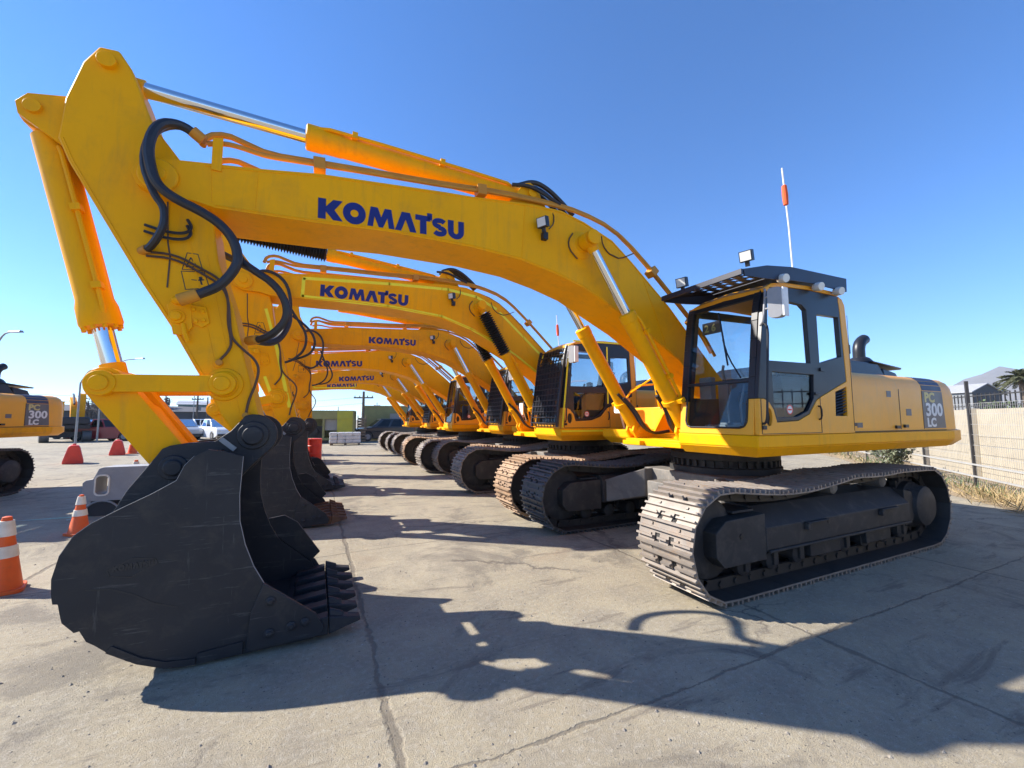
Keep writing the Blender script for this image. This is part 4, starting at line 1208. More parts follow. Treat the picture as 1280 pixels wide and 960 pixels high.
    if lime == 1:
        q = MB(); q.bar((1.452, YL + .002, 1.52), (1.30, YL + .002, 2.9), .006, .03, (1, 0, 0)); q.bar((1.2, YL + .006, 3.11), (-.1, YL + .006, 3.145), .006, .03); q.bar((1.47, 1.562, 1.455), (-2.6, 1.562, 1.455), .006, .035)
        q.bar((.43, YL + .002, 1.95), (.43, YL + .002, 3.05), .006, .03, (1, 0, 0))
        put('reflective_tape', q.mesh('reflective_tape', M['lime']), t)
    return t
# ================================================================= SETTING
# camera, sun and sky ------------------------------------------------------------
cam_d = bpy.data.cameras.new('camera'); cam = bpy.data.objects.new('camera', cam_d); col.objects.link(cam)
yaw, pitch, roll = R(244.610101), R(4.88901141), R(-.0740426648)
fw = Vector((math.cos(yaw)*math.cos(pitch), math.sin(yaw)*math.cos(pitch), math.sin(pitch)))
rt = Vector((math.sin(yaw), -math.cos(yaw), 0)); up = rt.cross(fw)
r2 = rt*math.cos(roll) + up*math.sin(roll); u2 = up*math.cos(roll) - rt*math.sin(roll)
CAM = Vector((5.46092964, 4.25349877, 1.66435373))
mt = Matrix((r2, u2, -fw)).transposed().to_4x4(); mt.translation = CAM
cam.matrix_world = mt
cam_d.sensor_width = 36; cam_d.sensor_fit = 'HORIZONTAL'; cam_d.lens = 518.7410117*36/1280
cam_d.clip_start = .05; cam_d.clip_end = 9000
scene.camera = cam

S = Vector((1.2, -.74, 1.0)).normalized()
sun_d = bpy.data.lights.new('sun', 'SUN'); sun_d.energy = 5.0; sun_d.angle = R(.53); sun_d.color = (1.0, .945, .86)
sun = bpy.data.objects.new('sun', sun_d); col.objects.link(sun)
sun.rotation_euler = S.to_track_quat('Z', 'Y').to_euler(); sun.location = (20, -14, 20)
w = bpy.data.worlds.new('World'); scene.world = w; w.use_nodes = True
nt = w.node_tree; bg = nt.nodes['Background']
sky = nt.nodes.new('ShaderNodeTexSky'); sky.sky_type = 'NISHITA'; sky.sun_disc = False
sky.sun_elevation = math.asin(S.z); sky.sun_rotation = math.atan2(S.x, S.y)
sky.altitude = 300; sky.air_density = .8; sky.dust_density = .0; sky.ozone_density = 6
hs = nt.nodes.new('ShaderNodeHueSaturation'); hs.inputs['Saturation'].default_value = 1.16; hs.inputs['Hue'].default_value = .503
nt.links.new(sky.outputs[0], hs.inputs['Color']); nt.links.new(hs.outputs[0], bg.inputs[0]); bg.inputs[1].default_value = .13
scene.view_settings.view_transform = 'Standard'; scene.view_settings.look = 'None'
scene.view_settings.exposure = 1.14; scene.view_settings.gamma = 1
scene.cycles.max_bounces = 8; scene.cycles.transparent_max_bounces = 16; scene.cycles.sample_clamp_indirect = 6

# ground --------------------------------------------------------------------------
def concrete():
    m, nt, b = newmat('yard_concrete')
    geo = nd(nt, 'ShaderNodeNewGeometry'); pos = geo.outputs['Position']
    L = nt.links.new
    warp = noise(nt, pos, .9, 5, .6); wv = nd(nt, 'ShaderNodeVectorMath', operation='MULTIPLY_ADD')
    L(warp.outputs['Color'], wv.inputs[0]); wv.inputs[1].default_value = (.16, .16, 0); L(pos, wv.inputs[2])
    warp2 = noise(nt, pos, 14, 4, .7); wv2 = nd(nt, 'ShaderNodeVectorMath', operation='MULTIPLY_ADD')
    L(warp2.outputs['Color'], wv2.inputs[0]); wv2.inputs[1].default_value = (.05, .05, 0); L(wv.outputs[0], wv2.inputs[2])
    sep = nd(nt, 'ShaderNodeSeparateXYZ'); L(wv2.outputs[0], sep.inputs[0])
    def lines(sock, shift, half):
        a = nd(nt, 'ShaderNodeMath', operation='ADD'); L(sock, a.inputs[0]); a.inputs[1].default_value = shift
        p = nd(nt, 'ShaderNodeMath', operation='PINGPONG'); L(a.outputs[0], p.inputs[0]); p.inputs[1].default_value = half
        return p.outputs[0]
    lx = lines(sep.outputs[0], -5.12 + 31, 1.55); ly = lines(sep.outputs[1], -2.34 + 37.2, 1.86)
    mn = nd(nt, 'ShaderNodeMath', operation='MINIMUM'); L(lx, mn.inputs[0]); ly2 = nd(nt, 'ShaderNodeMath', operation='MULTIPLY'); L(ly, ly2.inputs[0]); ly2.inputs[1].default_value = 1.9; L(ly2.outputs[0], mn.inputs[1])
    wn = noise(nt, pos, 2.3, 4, .7)                       # joints open and close along their length
    wd = nd(nt, 'ShaderNodeMapRange'); L(wn.outputs[0], wd.inputs['Value']); wd.inputs['From Min'].default_value = .3; wd.inputs['From Max'].default_value = .75
    wd.inputs['To Min'].default_value = .004; wd.inputs['To Max'].default_value = .034
    jt = nd(nt, 'ShaderNodeMath', operation='DIVIDE'); L(mn.outputs[0], jt.inputs[0]); L(wd.outputs[0], jt.inputs[1])
    jm = nd(nt, 'ShaderNodeMapRange'); L(jt.outputs[0], jm.inputs['Value']); jm.inputs['From Min'].default_value = .7; jm.inputs['From Max'].default_value = 1.5
    jm.inputs['To Min'].default_value = 1; jm.inputs['To Max'].default_value = 0
    # hairline cracks
    vor = nd(nt, 'ShaderNodeTexVoronoi', feature='DISTANCE_TO_EDGE'); vor.inputs['Scale'].default_value = .33
    wv3 = nd(nt, 'ShaderNodeVectorMath', operation='MULTIPLY_ADD'); w3 = noise(nt, pos, 1.7, 6, .65)
    L(w3.outputs['Color'], wv3.inputs[0]); wv3.inputs[1].default_value = (.9, .9, 0); L(pos, wv3.inputs[2]); L(wv3.outputs[0], vor.inputs['Vector'])
    cr = nd(nt, 'ShaderNodeMapRange'); L(vor.outputs[0], cr.inputs['Value']); cr.inputs['From Min'].default_value = .002; cr.inputs['From Max'].default_value = .009
    cr.inputs['To Min'].default_value = 1; cr.inputs['To Max'].default_value = 0
    cm_ = noise(nt, pos, .45, 3, .5); cg = ramp(nt, cm_.outputs[0], [(.47, (0, 0, 0)), (.58, (.85,)*3)])
    crk = nd(nt, 'ShaderNodeMath', operation='MULTIPLY'); L(cr.outputs[0], crk.inputs[0]); L(cg.outputs[0], crk.inputs[1])
    # tone
    n1 = noise(nt, pos, .35, 6, .62); n2 = noise(nt, pos, 2.6, 8, .68); n3 = noise(nt, pos, 26, 6, .7); n4 = noise(nt, pos, 150, 3, .6)
    base = ramp(nt, n1.outputs[0], [(.28, (.325, .272, .182)), (.52, (.385, .328, .224)), (.75, (.435, .374, .268))])
    c = mixc(nt, ramp(nt, n2.outputs[0], [(.38, (.0,)*3), (.64, (.75,)*3)]).outputs[0], base.outputs[0], (.26, .225, .17))
    c = mixc(nt, ramp(nt, n3.outputs[0], [(.48, (0,)*3), (.68, (.6,)*3)]).outputs[0], c, (.44, .40, .325))
    c = mixc(nt, ramp(nt, n4.outputs[0], [(.34, (.55,)*3), (.52, (0,)*3)]).outputs[0], c, (.18, .16, .13))
    # oil and tyre stains in patches, and rusty ones
    n5 = noise(nt, pos, .8, 9, .72, .8); c = mixc(nt, ramp(nt, n5.outputs[0], [(.54, (0,)*3), (.62, (.62,)*3)]).outputs[0], c, (.15, .13, .105))
    mp = nd(nt, 'ShaderNodeMapping'); L(pos, mp.inputs[0]); mp.inputs['Scale'].default_value = (.6, 3.2, 1); mp.inputs['Rotation'].default_value = (0, 0, .5)
    n6 = noise(nt, mp.outputs[0], 1.5, 7, .7, .5); c = mixc(nt, ramp(nt, n6.outputs[0], [(.57, (0,)*3), (.64, (.7,)*3)]).outputs[0], c, (.18, .15, .115))
    n7 = noise(nt, pos, .55, 5, .6, .3); c = mixc(nt, ramp(nt, n7.outputs[0], [(.64, (0,)*3), (.76, (.4,)*3)]).outputs[0], c, (.25, .155, .09))
    n8 = noise(nt, pos, 42, 2, .5); c = mixc(nt, ramp(nt, n8.outputs[0], [(.675, (0,)*3), (.70, (.85,)*3)]).outputs[0], c, (.10, .088, .075))
    n9 = noise(nt, pos, 31, 2, .5); c = mixc(nt, ramp(nt, n9.outputs[0], [(.735, (0,)*3), (.76, (.7,)*3)]).outputs[0], c, (.56, .53, .47))
    jc = nd(nt, 'ShaderNodeMath', operation='MULTIPLY'); L(jm.outputs[0], jc.inputs[0]); jc.inputs[1].default_value = .6
    c = mixc(nt, jc.outputs[0], c, (.12, .10, .078))
    c = mixc(nt, crk.outputs[0], c, (.13, .11, .09))
    L(c, b.inputs['Base Color']); b.inputs['Roughness'].default_value = .85; b.inputs['Specular IOR Level'].default_value = .3
    h = nd(nt, 'ShaderNodeMath', operation='MULTIPLY_ADD'); L(n3.outputs[0], h.inputs[0]); h.inputs[1].default_value = .35
    h2 = nd(nt, 'ShaderNodeMath', operation='MULTIPLY_ADD'); L(jm.outputs[0], h2.inputs[0]); h2.inputs[1].default_value = -1.2; L(n4.outputs[0], h2.inputs[2])
    h3 = nd(nt, 'ShaderNodeMath', operation='MULTIPLY_ADD'); L(n8.outputs[0], h3.inputs[0]); h3.inputs[1].default_value = .5; L(h2.outputs[0], h3.inputs[2])
    L(h3.outputs[0], h.inputs[2]); bump(nt, b, h.outputs[0], .55, .014)
    return m
def earth(name, a, c, scale=1.5):
    m, nt, b = newmat(name); geo = nd(nt, 'ShaderNodeNewGeometry'); pos = geo.outputs['Position']
    n1 = noise(nt, pos, scale, 8, .7); n2 = noise(nt, pos, scale*18, 5, .7)
    cc = mixc(nt, ramp(nt, n1.outputs[0], [(.35, (0,)*3), (.65, (1,)*3)]).outputs[0], a, c)
    cc = mixc(nt, ramp(nt, n2.outputs[0], [(.4, (.5,)*3), (.6, (0,)*3)]).outputs[0], cc, tuple(x*.6 for x in a))
    nt.links.new(cc, b.inputs['Base Color']); b.inputs['Roughness'].default_value = .95
    bump(nt, b, n2.outputs[0], .6, .03); return m
M['concrete'] = concrete()
M['dirt'] = earth('dry_dirt', (.30, .22, .13), (.37, .28, .17))
M['wall'] = worn('cream_wall_render', (.42, .365, .27), (.38, .33, .245), .9, 0, 1.1, (.26, .22, .165), .5, 30, .1)
M['hill'] = earth('dry_hill_soil', (.22, .19, .16), (.17, .155, .13), .004)

g = MB()
g.add([(-9000, -9000, 0), (9000, -9000, 0), (9000, 9000, 0), (-9000, 9000, 0)], [(0, 1, 2, 3)])
tag(put('ground', g.mesh('ground', M['concrete'], 0)), 'pale cracked concrete yard', kind='structure')

# grit and small stones lying about on the slabs
g = MB()
for k in range(1500):
    d_ = random.uniform(1.2, 9)**1.0; an = yaw + random.uniform(-.95, .95); x = CAM.x + math.cos(an)*d_; y = CAM.y + math.sin(an)*d_; r_ = random.choice((.003, .004, .005, .006, .008, .012))*random.uniform(.7, 1.2)
    v = [(x + r_*random.uniform(.6, 1.2)*math.cos(a), y + r_*random.uniform(.6, 1.2)*math.sin(a), .0005) for a in (0, 1.3, 2.5, 3.7, 5)]
    g.add(v + [(x + r_*.2, y, r_*random.uniform(.5, 1.1))], [(0, 1, 5), (1, 2, 5), (2, 3, 5), (3, 4, 5), (4, 0, 5)])
M['grit'] = worn('stone_grit', (.20, .175, .145), (.33, .29, .235), .9, 0, 40)
tag(put('grit', g.mesh('grit', M['grit'], 0)), 'loose grit scattered over the concrete', 'grit', kind='stuff')

# fence line on the right and the wall behind it
F0 = Vector((-7.2, 1.0, 0)); FD = Vector((-.777, -.629, 0)).normalized(); FN = Vector((-.629, .777, 0)).normalized()
def fp(s, off=0, z=0): p = F0 + FD*s + FN*off; return (p.x, p.y, z)
g = MB(); vs = []; n = 60
for i in range(n + 1):
    s = -14 + i*1.5
    vs += [fp(s, -.75 + .12*math.sin(i*1.7) + random.uniform(-.08, .08), .004), fp(s, .3, .05 + random.uniform(0, .04)), fp(s, 1.2, .05)]
fs = []
for i in range(n): fs += [(3*i, 3*i+3, 3*i+4, 3*i+1), (3*i+1, 3*i+4, 3*i+5, 3*i+2)]
tag(put('dirt_verge', g.add(vs, fs).mesh('dirt_verge', M['dirt'], 60)), 'strip of dry dirt along the wire fence', kind='structure')

wt = thing('boundary_wall', 'long cream rendered wall behind the wire fence', 'wall', fp(0, 1.2))
b = MB(); a = Vector(fp(-14, 1.2, 0)) - Vector(fp(0, 1.2)); c = Vector(fp(75, 1.2)) - Vector(fp(0, 1.2))
b.bar(a + Vector((0, 0, .96)), c + Vector((0, 0, .96)), .18, 1.93); put('wall_face', b.mesh('wall_face', M['wall']), wt)
b = MB()
for s in range(-14, 75, 3): b.box(-.13, .13, -.13, .13, 0, 1.9) if False else b.bar(Vector(fp(s, -.12, 0.02)) + Vector((0, 0, 0)) - Vector((0,0,0)) - (Vector(fp(0, 0)) - Vector((0,0,0))), Vector(fp(s, -.12, 1.95)) - Vector(fp(0, 0)), .22, .22, FD)
put('pillar', b.mesh('pillar', M['wall']), wt)
b = MB()
for s in range(-140, 500, 2):
    q = Vector(fp(s*.1, 0)) - Vector(fp(0, 0)); b.bar(q + Vector((0, 0, 1.93)), q + Vector((0, 0, 2.36)), .022, .022, FD)
for z in (2.02, 2.30): b.bar(a + Vector((0, 0, z)), c*.68 + Vector((0, 0, z)), .03, .03)
put('top_railing', b.mesh('top_railing', M['galv'] if False else M['under']), wt)

ft = thing('wire_mesh_fence', 'tall galvanised wire mesh fence in front of the cream wall', 'fence', fp(0))
def rel(s, z, off=0): return Vector(fp(s, off, z)) - Vector(fp(0))
for k in range(14):
    s0 = -6 + k*2.5; b = MB()
    for i in range(36): s = s0 + i*.0714; b.bar(rel(s, .08), rel(s, 2.02), .004, .004, FD)
    for i in range(9):
        z = .1 + i*.24; b.bar(rel(s0, z), rel(s0 + 2.5, z), .006, .006)
    for z in (.35, .62): b.bar(rel(s0, z, -.03), rel(s0 + 2.5, z, -.03), .035, .035)
    put('mesh_panel', b.mesh('mesh_panel', M['fence_wire'], 0), ft)
    b = MB(); q = rel(s0, 0); ln = FD*random.uniform(-.10, .06); b.bar(q + Vector((0, 0, -.05)), q + ln + Vector((0, 0, 2.55 if k % 2 else 2.3)), .055, .055, FD); put('post', b.mesh('post', M['under']), ft)

# foliage helpers
def leafmat(name, a, c):
    m, nt, b = newmat(name); oi = nd(nt, 'ShaderNodeNewGeometry'); n = noise(nt, oi.outputs['Position'], 3, 4, .6)
    nt.links.new(mixc(nt, ramp(nt, n.outputs[0], [(.35, (0,)*3), (.65, (1,)*3)]).outputs[0], a, c), b.inputs['Base Color']); b.inputs['Roughness'].default_value = .7
    b.inputs['Subsurface Weight'].default_value = 0
    return m
M['leaf'] = leafmat('green_leaves', (.055, .095, .03), (.10, .14, .05)); M['leaf_grey'] = leafmat('grey_green_leaves', (.13, .15, .085), (.20, .21, .13))
M['straw'] = leafmat('dry_straw', (.42, .31, .15), (.32, .23, .11)); M['palm'] = leafmat('palm_fronds', (.075, .085, .04), (.12, .12, .06))
M['bark'] = worn('bark', (.12, .09, .065), (.08, .06, .045), .9, 0, 8)
M['twig'] = worn('bare_twigs', (.17, .14, .12), (.13, .11, .095), .9, 0, 8)
def leaf(b, p, d, l, w_):
    d = Vector(d).normalized(); s = d.orthogonal().normalized(); s.rotate(Matrix.Rotation(random.uniform(0, 6.28), 3, d))
    p = Vector(p); b.add([p, p + d*l*.5 + s*w_, p + d*l, p + d*l*.5 - s*w_], [(0, 1, 2, 3)])
def rdir(up=0):
    while 1:
        v = Vector((random.uniform(-1, 1), random.uniform(-1, 1), random.uniform(-1, 1)))
        if .1 < v.length < 1: v.normalize(); v.z += up; return v.normalized()
def shrub(name, label, cat, loc, r, h, n, mat, l=.09, w_=.022, group=None):
    t = thing(name, label, cat, loc, 0, group); b = MB(); st = MB()
    for k in range(max(5, n // 60)):
        a = random.uniform(0, 6.28); rr = r*random.uniform(.2, 1); tip = Vector((math.cos(a)*rr, math.sin(a)*rr, h*random.uniform(.45, 1)))
        st.tube([(0, 0, -.03), tip*.5 + Vector((0, 0, h*.08)), tip], .008, 4)
        for i in range(60):
            q = random.uniform(.25, 1); p = tip*q + Vector((0, 0, h*.1*math.sin(q*3))) + rdir()*r*.12
            leaf(b, p, rdir(.5), l*random.uniform(.6, 1.3), w_)
    put('stem', st.mesh('stem', M['bark']), t); put('foliage', b.mesh('foliage', mat, 0), t); return t
shrub('shrub', 'grey green shrub growing through the wire fence', 'shrub', fp(5.1, -.35), .62, 1.15, 900, M['leaf_grey'], .13, .03)
shrub('shrub', 'sparse green shrub by the fence under the cab floor', 'shrub', fp(9.0, .3), .5, 1.0, 420, M['leaf'], .12, .03)
gb = MB(); db = MB()
for k in range(2600):
    s = random.uniform(-3, 22); o = random.uniform(-.55, .5); dens = math.sin(s*1.1) + .9*math.sin(s*2.7 + 1)
    if 1.1 < s < 4.4: dens += 1.0
    if random.uniform(-1.2, 1.8) < dens:
        leaf(gb, fp(s, o, .02), rdir(1.3), random.uniform(.10, .34), random.uniform(.006, .014))
for k in range(2600):
    s = random.uniform(-5, .9) if k % 3 else random.uniform(-5, 20); o = random.gauss(-.25, .28)
    leaf(db, fp(s, o, .02), rdir(.75), random.uniform(.12, .42), random.uniform(.004, .010))
tag(put('weeds', gb.mesh('weeds', M['leaf'], 0)), 'low green weeds at the foot of the fence', 'weeds', kind='stuff')
tag(put('dry_grass', db.mesh('dry_grass', M['straw'], 0)), 'dry straw coloured grass at the foot of the fence', 'grass', kind='stuff')

# beyond the wall on the right: shed, palms, hill
def away(dx, dy, d): return (CAM.x + dx*d, CAM.y + dy*d, 0)
M['sheet_grey'] = worn('grey_sheet_metal', (.20, .21, .22), (.17, .175, .185), .55, .1, 2); M['sheet_dark'] = worn('dark_sheet_metal', (.045, .045, .05), (.06, .06, .065), .6, 0, 2)
M['roof_white'] = worn('pale_roof_sheet', (.36, .36, .37), (.31, .31, .32), .5, 0, 2)
t = thing('shed', 'grey metal shed with dark gable and pale roof edge beyond the wall', 'shed', away(-.9557, -.2942, 76), R(72))
b = MB(); b.box(-9, 2.2, -2.0, 2.0, 0, 4.9); put('wall', b.mesh('wall', M['sheet_grey']), t)
b = MB(); b.plate([(-2.02, .0), (2.02, .0), (2.02, 4.9), (0, 5.8), (-2.02, 4.9)], [], 2.205, 2.28, lambda u, v, d: (d, u, v)); put('gable', b.mesh('gable', M['sheet_dark']), t)
b = MB()
for s in (1, -1): b.hexa([(-9.3, 0, 5.81), (2.4, 0, 5.81), (2.4, s*2.3, 4.78), (-9.3, s*2.3, 4.78), (-9.3, 0, 5.9), (2.4, 0, 5.9), (2.4, s*2.3, 4.88), (-9.3, s*2.3, 4.88)])
put('roof', b.mesh('roof', M['roof_white']), t)
def palm(label, loc, h, r, n):
    t = thing('palm_tree', label, 'palm tree', loc, 0, 'palm trees beyond the wall'); b = MB()
    b.tube([(0, 0, -.2), (.1, .05, h*.5), (.05, 0, h)], .22, 10, 1); put('trunk', b.mesh('trunk', M['bark']), t); b = MB()
    for k in range(n):
        a = random.uniform(0, 6.28); e = random.uniform(-.5, 1.3); L = r*random.uniform(.8, 1.1); d = Vector((math.cos(a)*math.cos(e), math.sin(a)*math.cos(e), math.sin(e)))
        P = [Vector((.05, 0, h)) + d*L*q + Vector((0, 0, -L*.42*q*q)) for q in [i/7 for i in range(8)]]; b.tube(P, .02, 4)
        for i in range(34):
            q = .12 + .86*i/34; j = int(q*7); p = P[j].lerp(P[min(7, j+1)], q*7 - j); sd = d.cross(Vector((0, 0, 1))).normalized()
            for sgn in (1, -1): leaf(b, p, sd*sgn*.8 + d*.6 + Vector((0, 0, -.25 + random.uniform(-.15, .15))), L*.30*(1 - q*.5), .022)
    put('crown', b.mesh('crown', M['palm'], 0), t)
shrub('bush', 'dark bush on the skyline beside the shed', 'bush', away(-.968, -.251, 50), 1.6, 3.1, 1500, M['leaf'], .35, .09)
b = MB(); vs = []; nx, ny = 70, 10
for j in range(ny):
    for i in range(nx):
        u = i/(nx-1); ang = R(172 + 75*u); dist_ = 1500 + 150*j
        hgt = 205*(math.exp(-((u-.24)/.17)**2)) + 30*math.exp(-((u-.60)/.12)**2) + 20*math.exp(-((u-.85)/.15)**2)
        hgt = hgt*(j/5 if j <= 5 else (9.2-j)/4.2) + (7*math.sin(i*1.3 + j) + 4*math.sin(i*2.9 + 2*j))*min(1, j/3)*(hgt/120 + .1) - 6
        vs.append((CAM.x + math.cos(ang)*dist_, CAM.y + math.sin(ang)*dist_, hgt))
b.add(vs, [(j*nx+i, j*nx+i+1, (j+1)*nx+i+1, (j+1)*nx+i) for j in range(ny-1) for i in range(nx-1)])
tag(put('hills', b.mesh('hills', M['hill'], 180)), 'pale hazy hills on the horizon', kind='structure')

# ================================================================= THE ROW OF EXCAVATORS
make_excavator('nearest yellow excavator of the row, with navy roof guard and orange antenna flag', (0, 0, 0), guard=True, shoeL='shoe', shoeR='shoe_dark_shaded', full_hoses=True)  # right track in darker steel: shade of the neighbouring boom put into its colour
make_excavator('second yellow excavator of the row, lime tape along its boom and black rubber rod boots', (0, -3.65, 0), rot=R(2.3), lift=.06, phi=R(-1.5), shoeL='shoe_tan', shoeR='shoe', lime=1, grille=True, boots=('arm', 'boom'), rusty=True, logo=(-.02, 1.08, .03), acdz=-.10, abl=2.22, whip_shift=(.25, -1.75, -.8))
make_excavator('third yellow excavator of the row, plain boom without tape and thick barred windscreen guard', (-.42, -7.1, 0), rot=R(1.6), lift=.05, phi=R(10), shoeL='shoe_tan', shoeR='shoe', grille=True, paint='yellow_old', whip=False, logo=(.55, .92, .04), bsc=.955)
make_excavator('fourth yellow excavator of the row, plain boom and unguarded dark windscreen', (-.05, -10.3, 0), rot=R(-1.0), lift=-.05, phi=R(13), shoeL='shoe', shoeR='shoe_tan', whip=False)
make_excavator('fifth yellow excavator of the row, lettering half hidden behind the fourth boom', (-.35, -14.3, 0), rot=R(-2.2), lift=-.1, phi=R(14), shoeL='shoe', shoeR='shoe', grille=True, paint='yellow_old', whip=False, logo=(.6, 1, .02))
make_excavator('farthest yellow excavator of the row, small lime tape box round its lettering', (-.3, -18.3, 0), rot=R(-2.0), lift=-.1, phi=R(14), shoeL='shoe', shoeR='shoe', lime=2, whip=False, logo=(.3, 1, .02))
make_excavator('yellow excavator cut off by the left edge, counterweight and track end showing', (13.5, -7.6, 0), R(77), shoeL='shoe_dark_shaded', shoeR='shoe_dark_shaded', paint='yellow_old', whip=False)
def lampdir(u, d):
    x = (u - 640)/518.74; v = fw + r2*x; v.z = 0; l = v.length; return CAM.x + v.x/l*d, CAM.y + v.y/l*d
# ================================================================= LEFT SIDE AND BACKGROUND
def cone(label, loc, h, bands=2, rz=0, tip=False):
    t = thing('traffic_cone', label, 'traffic cone', loc, rz, 'orange traffic cones in the yard'); b = MB()
    r0, r1 = h*.205, h*.05
    b.lathe((0, 0, .03), (0, 0, 1), [(0, r0*1.08), (.01, r0), (h - .05, r1), (h - .035, r1*.9), (h - .03, r1*.5)], 28)
    put('cone_body', b.mesh('cone_body', M['orange']), t)
    b = MB(); w_ = r0*1.1; b.plate(rrect(-w_, w_, -w_, w_, w_*.35), [], 0, .035, lambda u, v, d: (u, v, d)); put('base', b.mesh('base', M['orange']), t, None, .006)
    for z0, z1 in (((.42, .57), (.70, .90)) if bands == 2 else ((.45, .72),)):
        def rr(z): return r0 + (r1 - r0)*z
        b = MB(); b.lathe((0, 0, .03), (0, 0, 1), [(h*z0, rr(z0)+.001), (h*z0 + .001, rr(z0)+.004), (h*z1, rr(z1)+.004), (h*z1 + .001, rr(z1)+.001)], 28); put('reflective_band', b.mesh('reflective_band', M['reflect']), t)
cone('large orange cone at the left edge beside the big bucket', (8.16, -1.66, 0), .72, rz=.3)
cone('orange and white striped cone in front of the grey barrier', (8.52, -4.1, 0), .57, rz=.9)
cone('orange cone peeking over the grey barrier beside the bucket', (9.25, -8.6, 0), .72)
cone('small distant orange cone beside the red barrier', (13.55, -22.6, 0), .95, 1)

def red_barrier(label, loc, rz):
    t = thing('plastic_barrier', label, 'barrier', loc, rz, 'red plastic barriers'); b = MB()
    pr = [(-.29, 0), (.29, 0), (.285, .10), (.17, .60), (.12, .70), (-.12, .70), (-.17, .60), (-.285, .10)]
    b.prism(pr, -.30, .30); put('barrier_body', b.mesh('barrier_body', M['red_plastic']), t, None, .04, segs=3)
    b = MB(); b.cyl((0, -.1, .70), (0, -.1, .75), .05); put('filler_cap', b.mesh('filler_cap', M['red_plastic']), t)
red_barrier('red plastic barrier standing nearer, left of the other red one', (13.8, -17.6, 0), R(20))
red_barrier('red plastic barrier standing beside the small cone', (13.9, -21.9, 0), R(16))

t = thing('plastic_barrier', 'grey moulded barrier with oval hole half hidden behind the big bucket', 'barrier', (8.78, -5.68, 0), R(-3))
b = MB()
out = [(-1.35, .0), (-1.2, .0), (-1.15, .06)] + arc(-.55, .06, .30, 180, 0, 10)[1:-1][::1] + [(-.2, .0), (.1, .0), (.48, .0), (.54, .06), (.56, .60), (.50, .66), (.34, .68), (.30, .74), (.24, .86), (.16, .88), (-1.30, .90), (-1.38, .82)]
out = [(-1.35, .26), (.19, .26), (.235, .31), (.245, .58), (.20, .62), (.11, .64), (.08, .71), (.04, .82), (-.03, .84), (-1.30, .84), (-1.38, .76)]
hole = rrect(-.105, .065, .37, .69, .06)
b.prism(out, -.20, .20, [hole]); put('barrier_body', b.mesh('barrier_body', M['grey_plastic']), t, None, .025, segs=3)
b = MB(); b.prism(arc(-.03, .0, .25, 0, 180, 14), -.17, .17); b.prism(arc(-.9, .0, .25, 0, 180, 14), -.17, .17); b.box(-1.2, .15, -.12, .12, .0, .259); put('barrier_foot', b.mesh('barrier_foot', M['rubber']), t, None, .02)
b = MB()
for x in (-.03,): b.tube([(x + .26*math.cos(R(a)), .18, .26*math.sin(R(a))) for a in range(0, 181, 15)], .018, 6)
put('arch_rim', b.mesh('arch_rim', M['galv']), t)
# hole edge ring
b = MB(); hh = rrect(-.125, .085, .345, .715, .075); b.prism(hh, .2005, .212, [hole]); put('hole_rim', b.mesh('hole_rim', M['reflect']), t)

# worn green and white arrow painted on the concrete
M['paint_green'] = worn('worn_green_road_paint', (.24, .42, .30), (.40, .46, .38), .8, 0, 4)
b = MB(); A0 = Vector((9.95, -5.62)); D = Vector((-.998, .06)); N_ = Vector((-.06, -.998))
def pa(u, v): p = A0 + D*u + N_*v; return (p.x, p.y, .004)
b.add([pa(0, 0), pa(.55, -.06), pa(.55, .06)], [(0, 1, 2)]); b.add([pa(.551, -.04), pa(.95, -.08), pa(.95, .08), pa(.551, .04)], [(0, 1, 2, 3)]); b.add([pa(.85, -.28), pa(1.15, 0), pa(.951, .0), pa(.80, -.18)], [(0, 1, 2, 3)])
tag(put('painted_arrow', b.mesh('painted_arrow', M['paint_green'], 0)), 'faded green arrow painted on the concrete', 'marking')

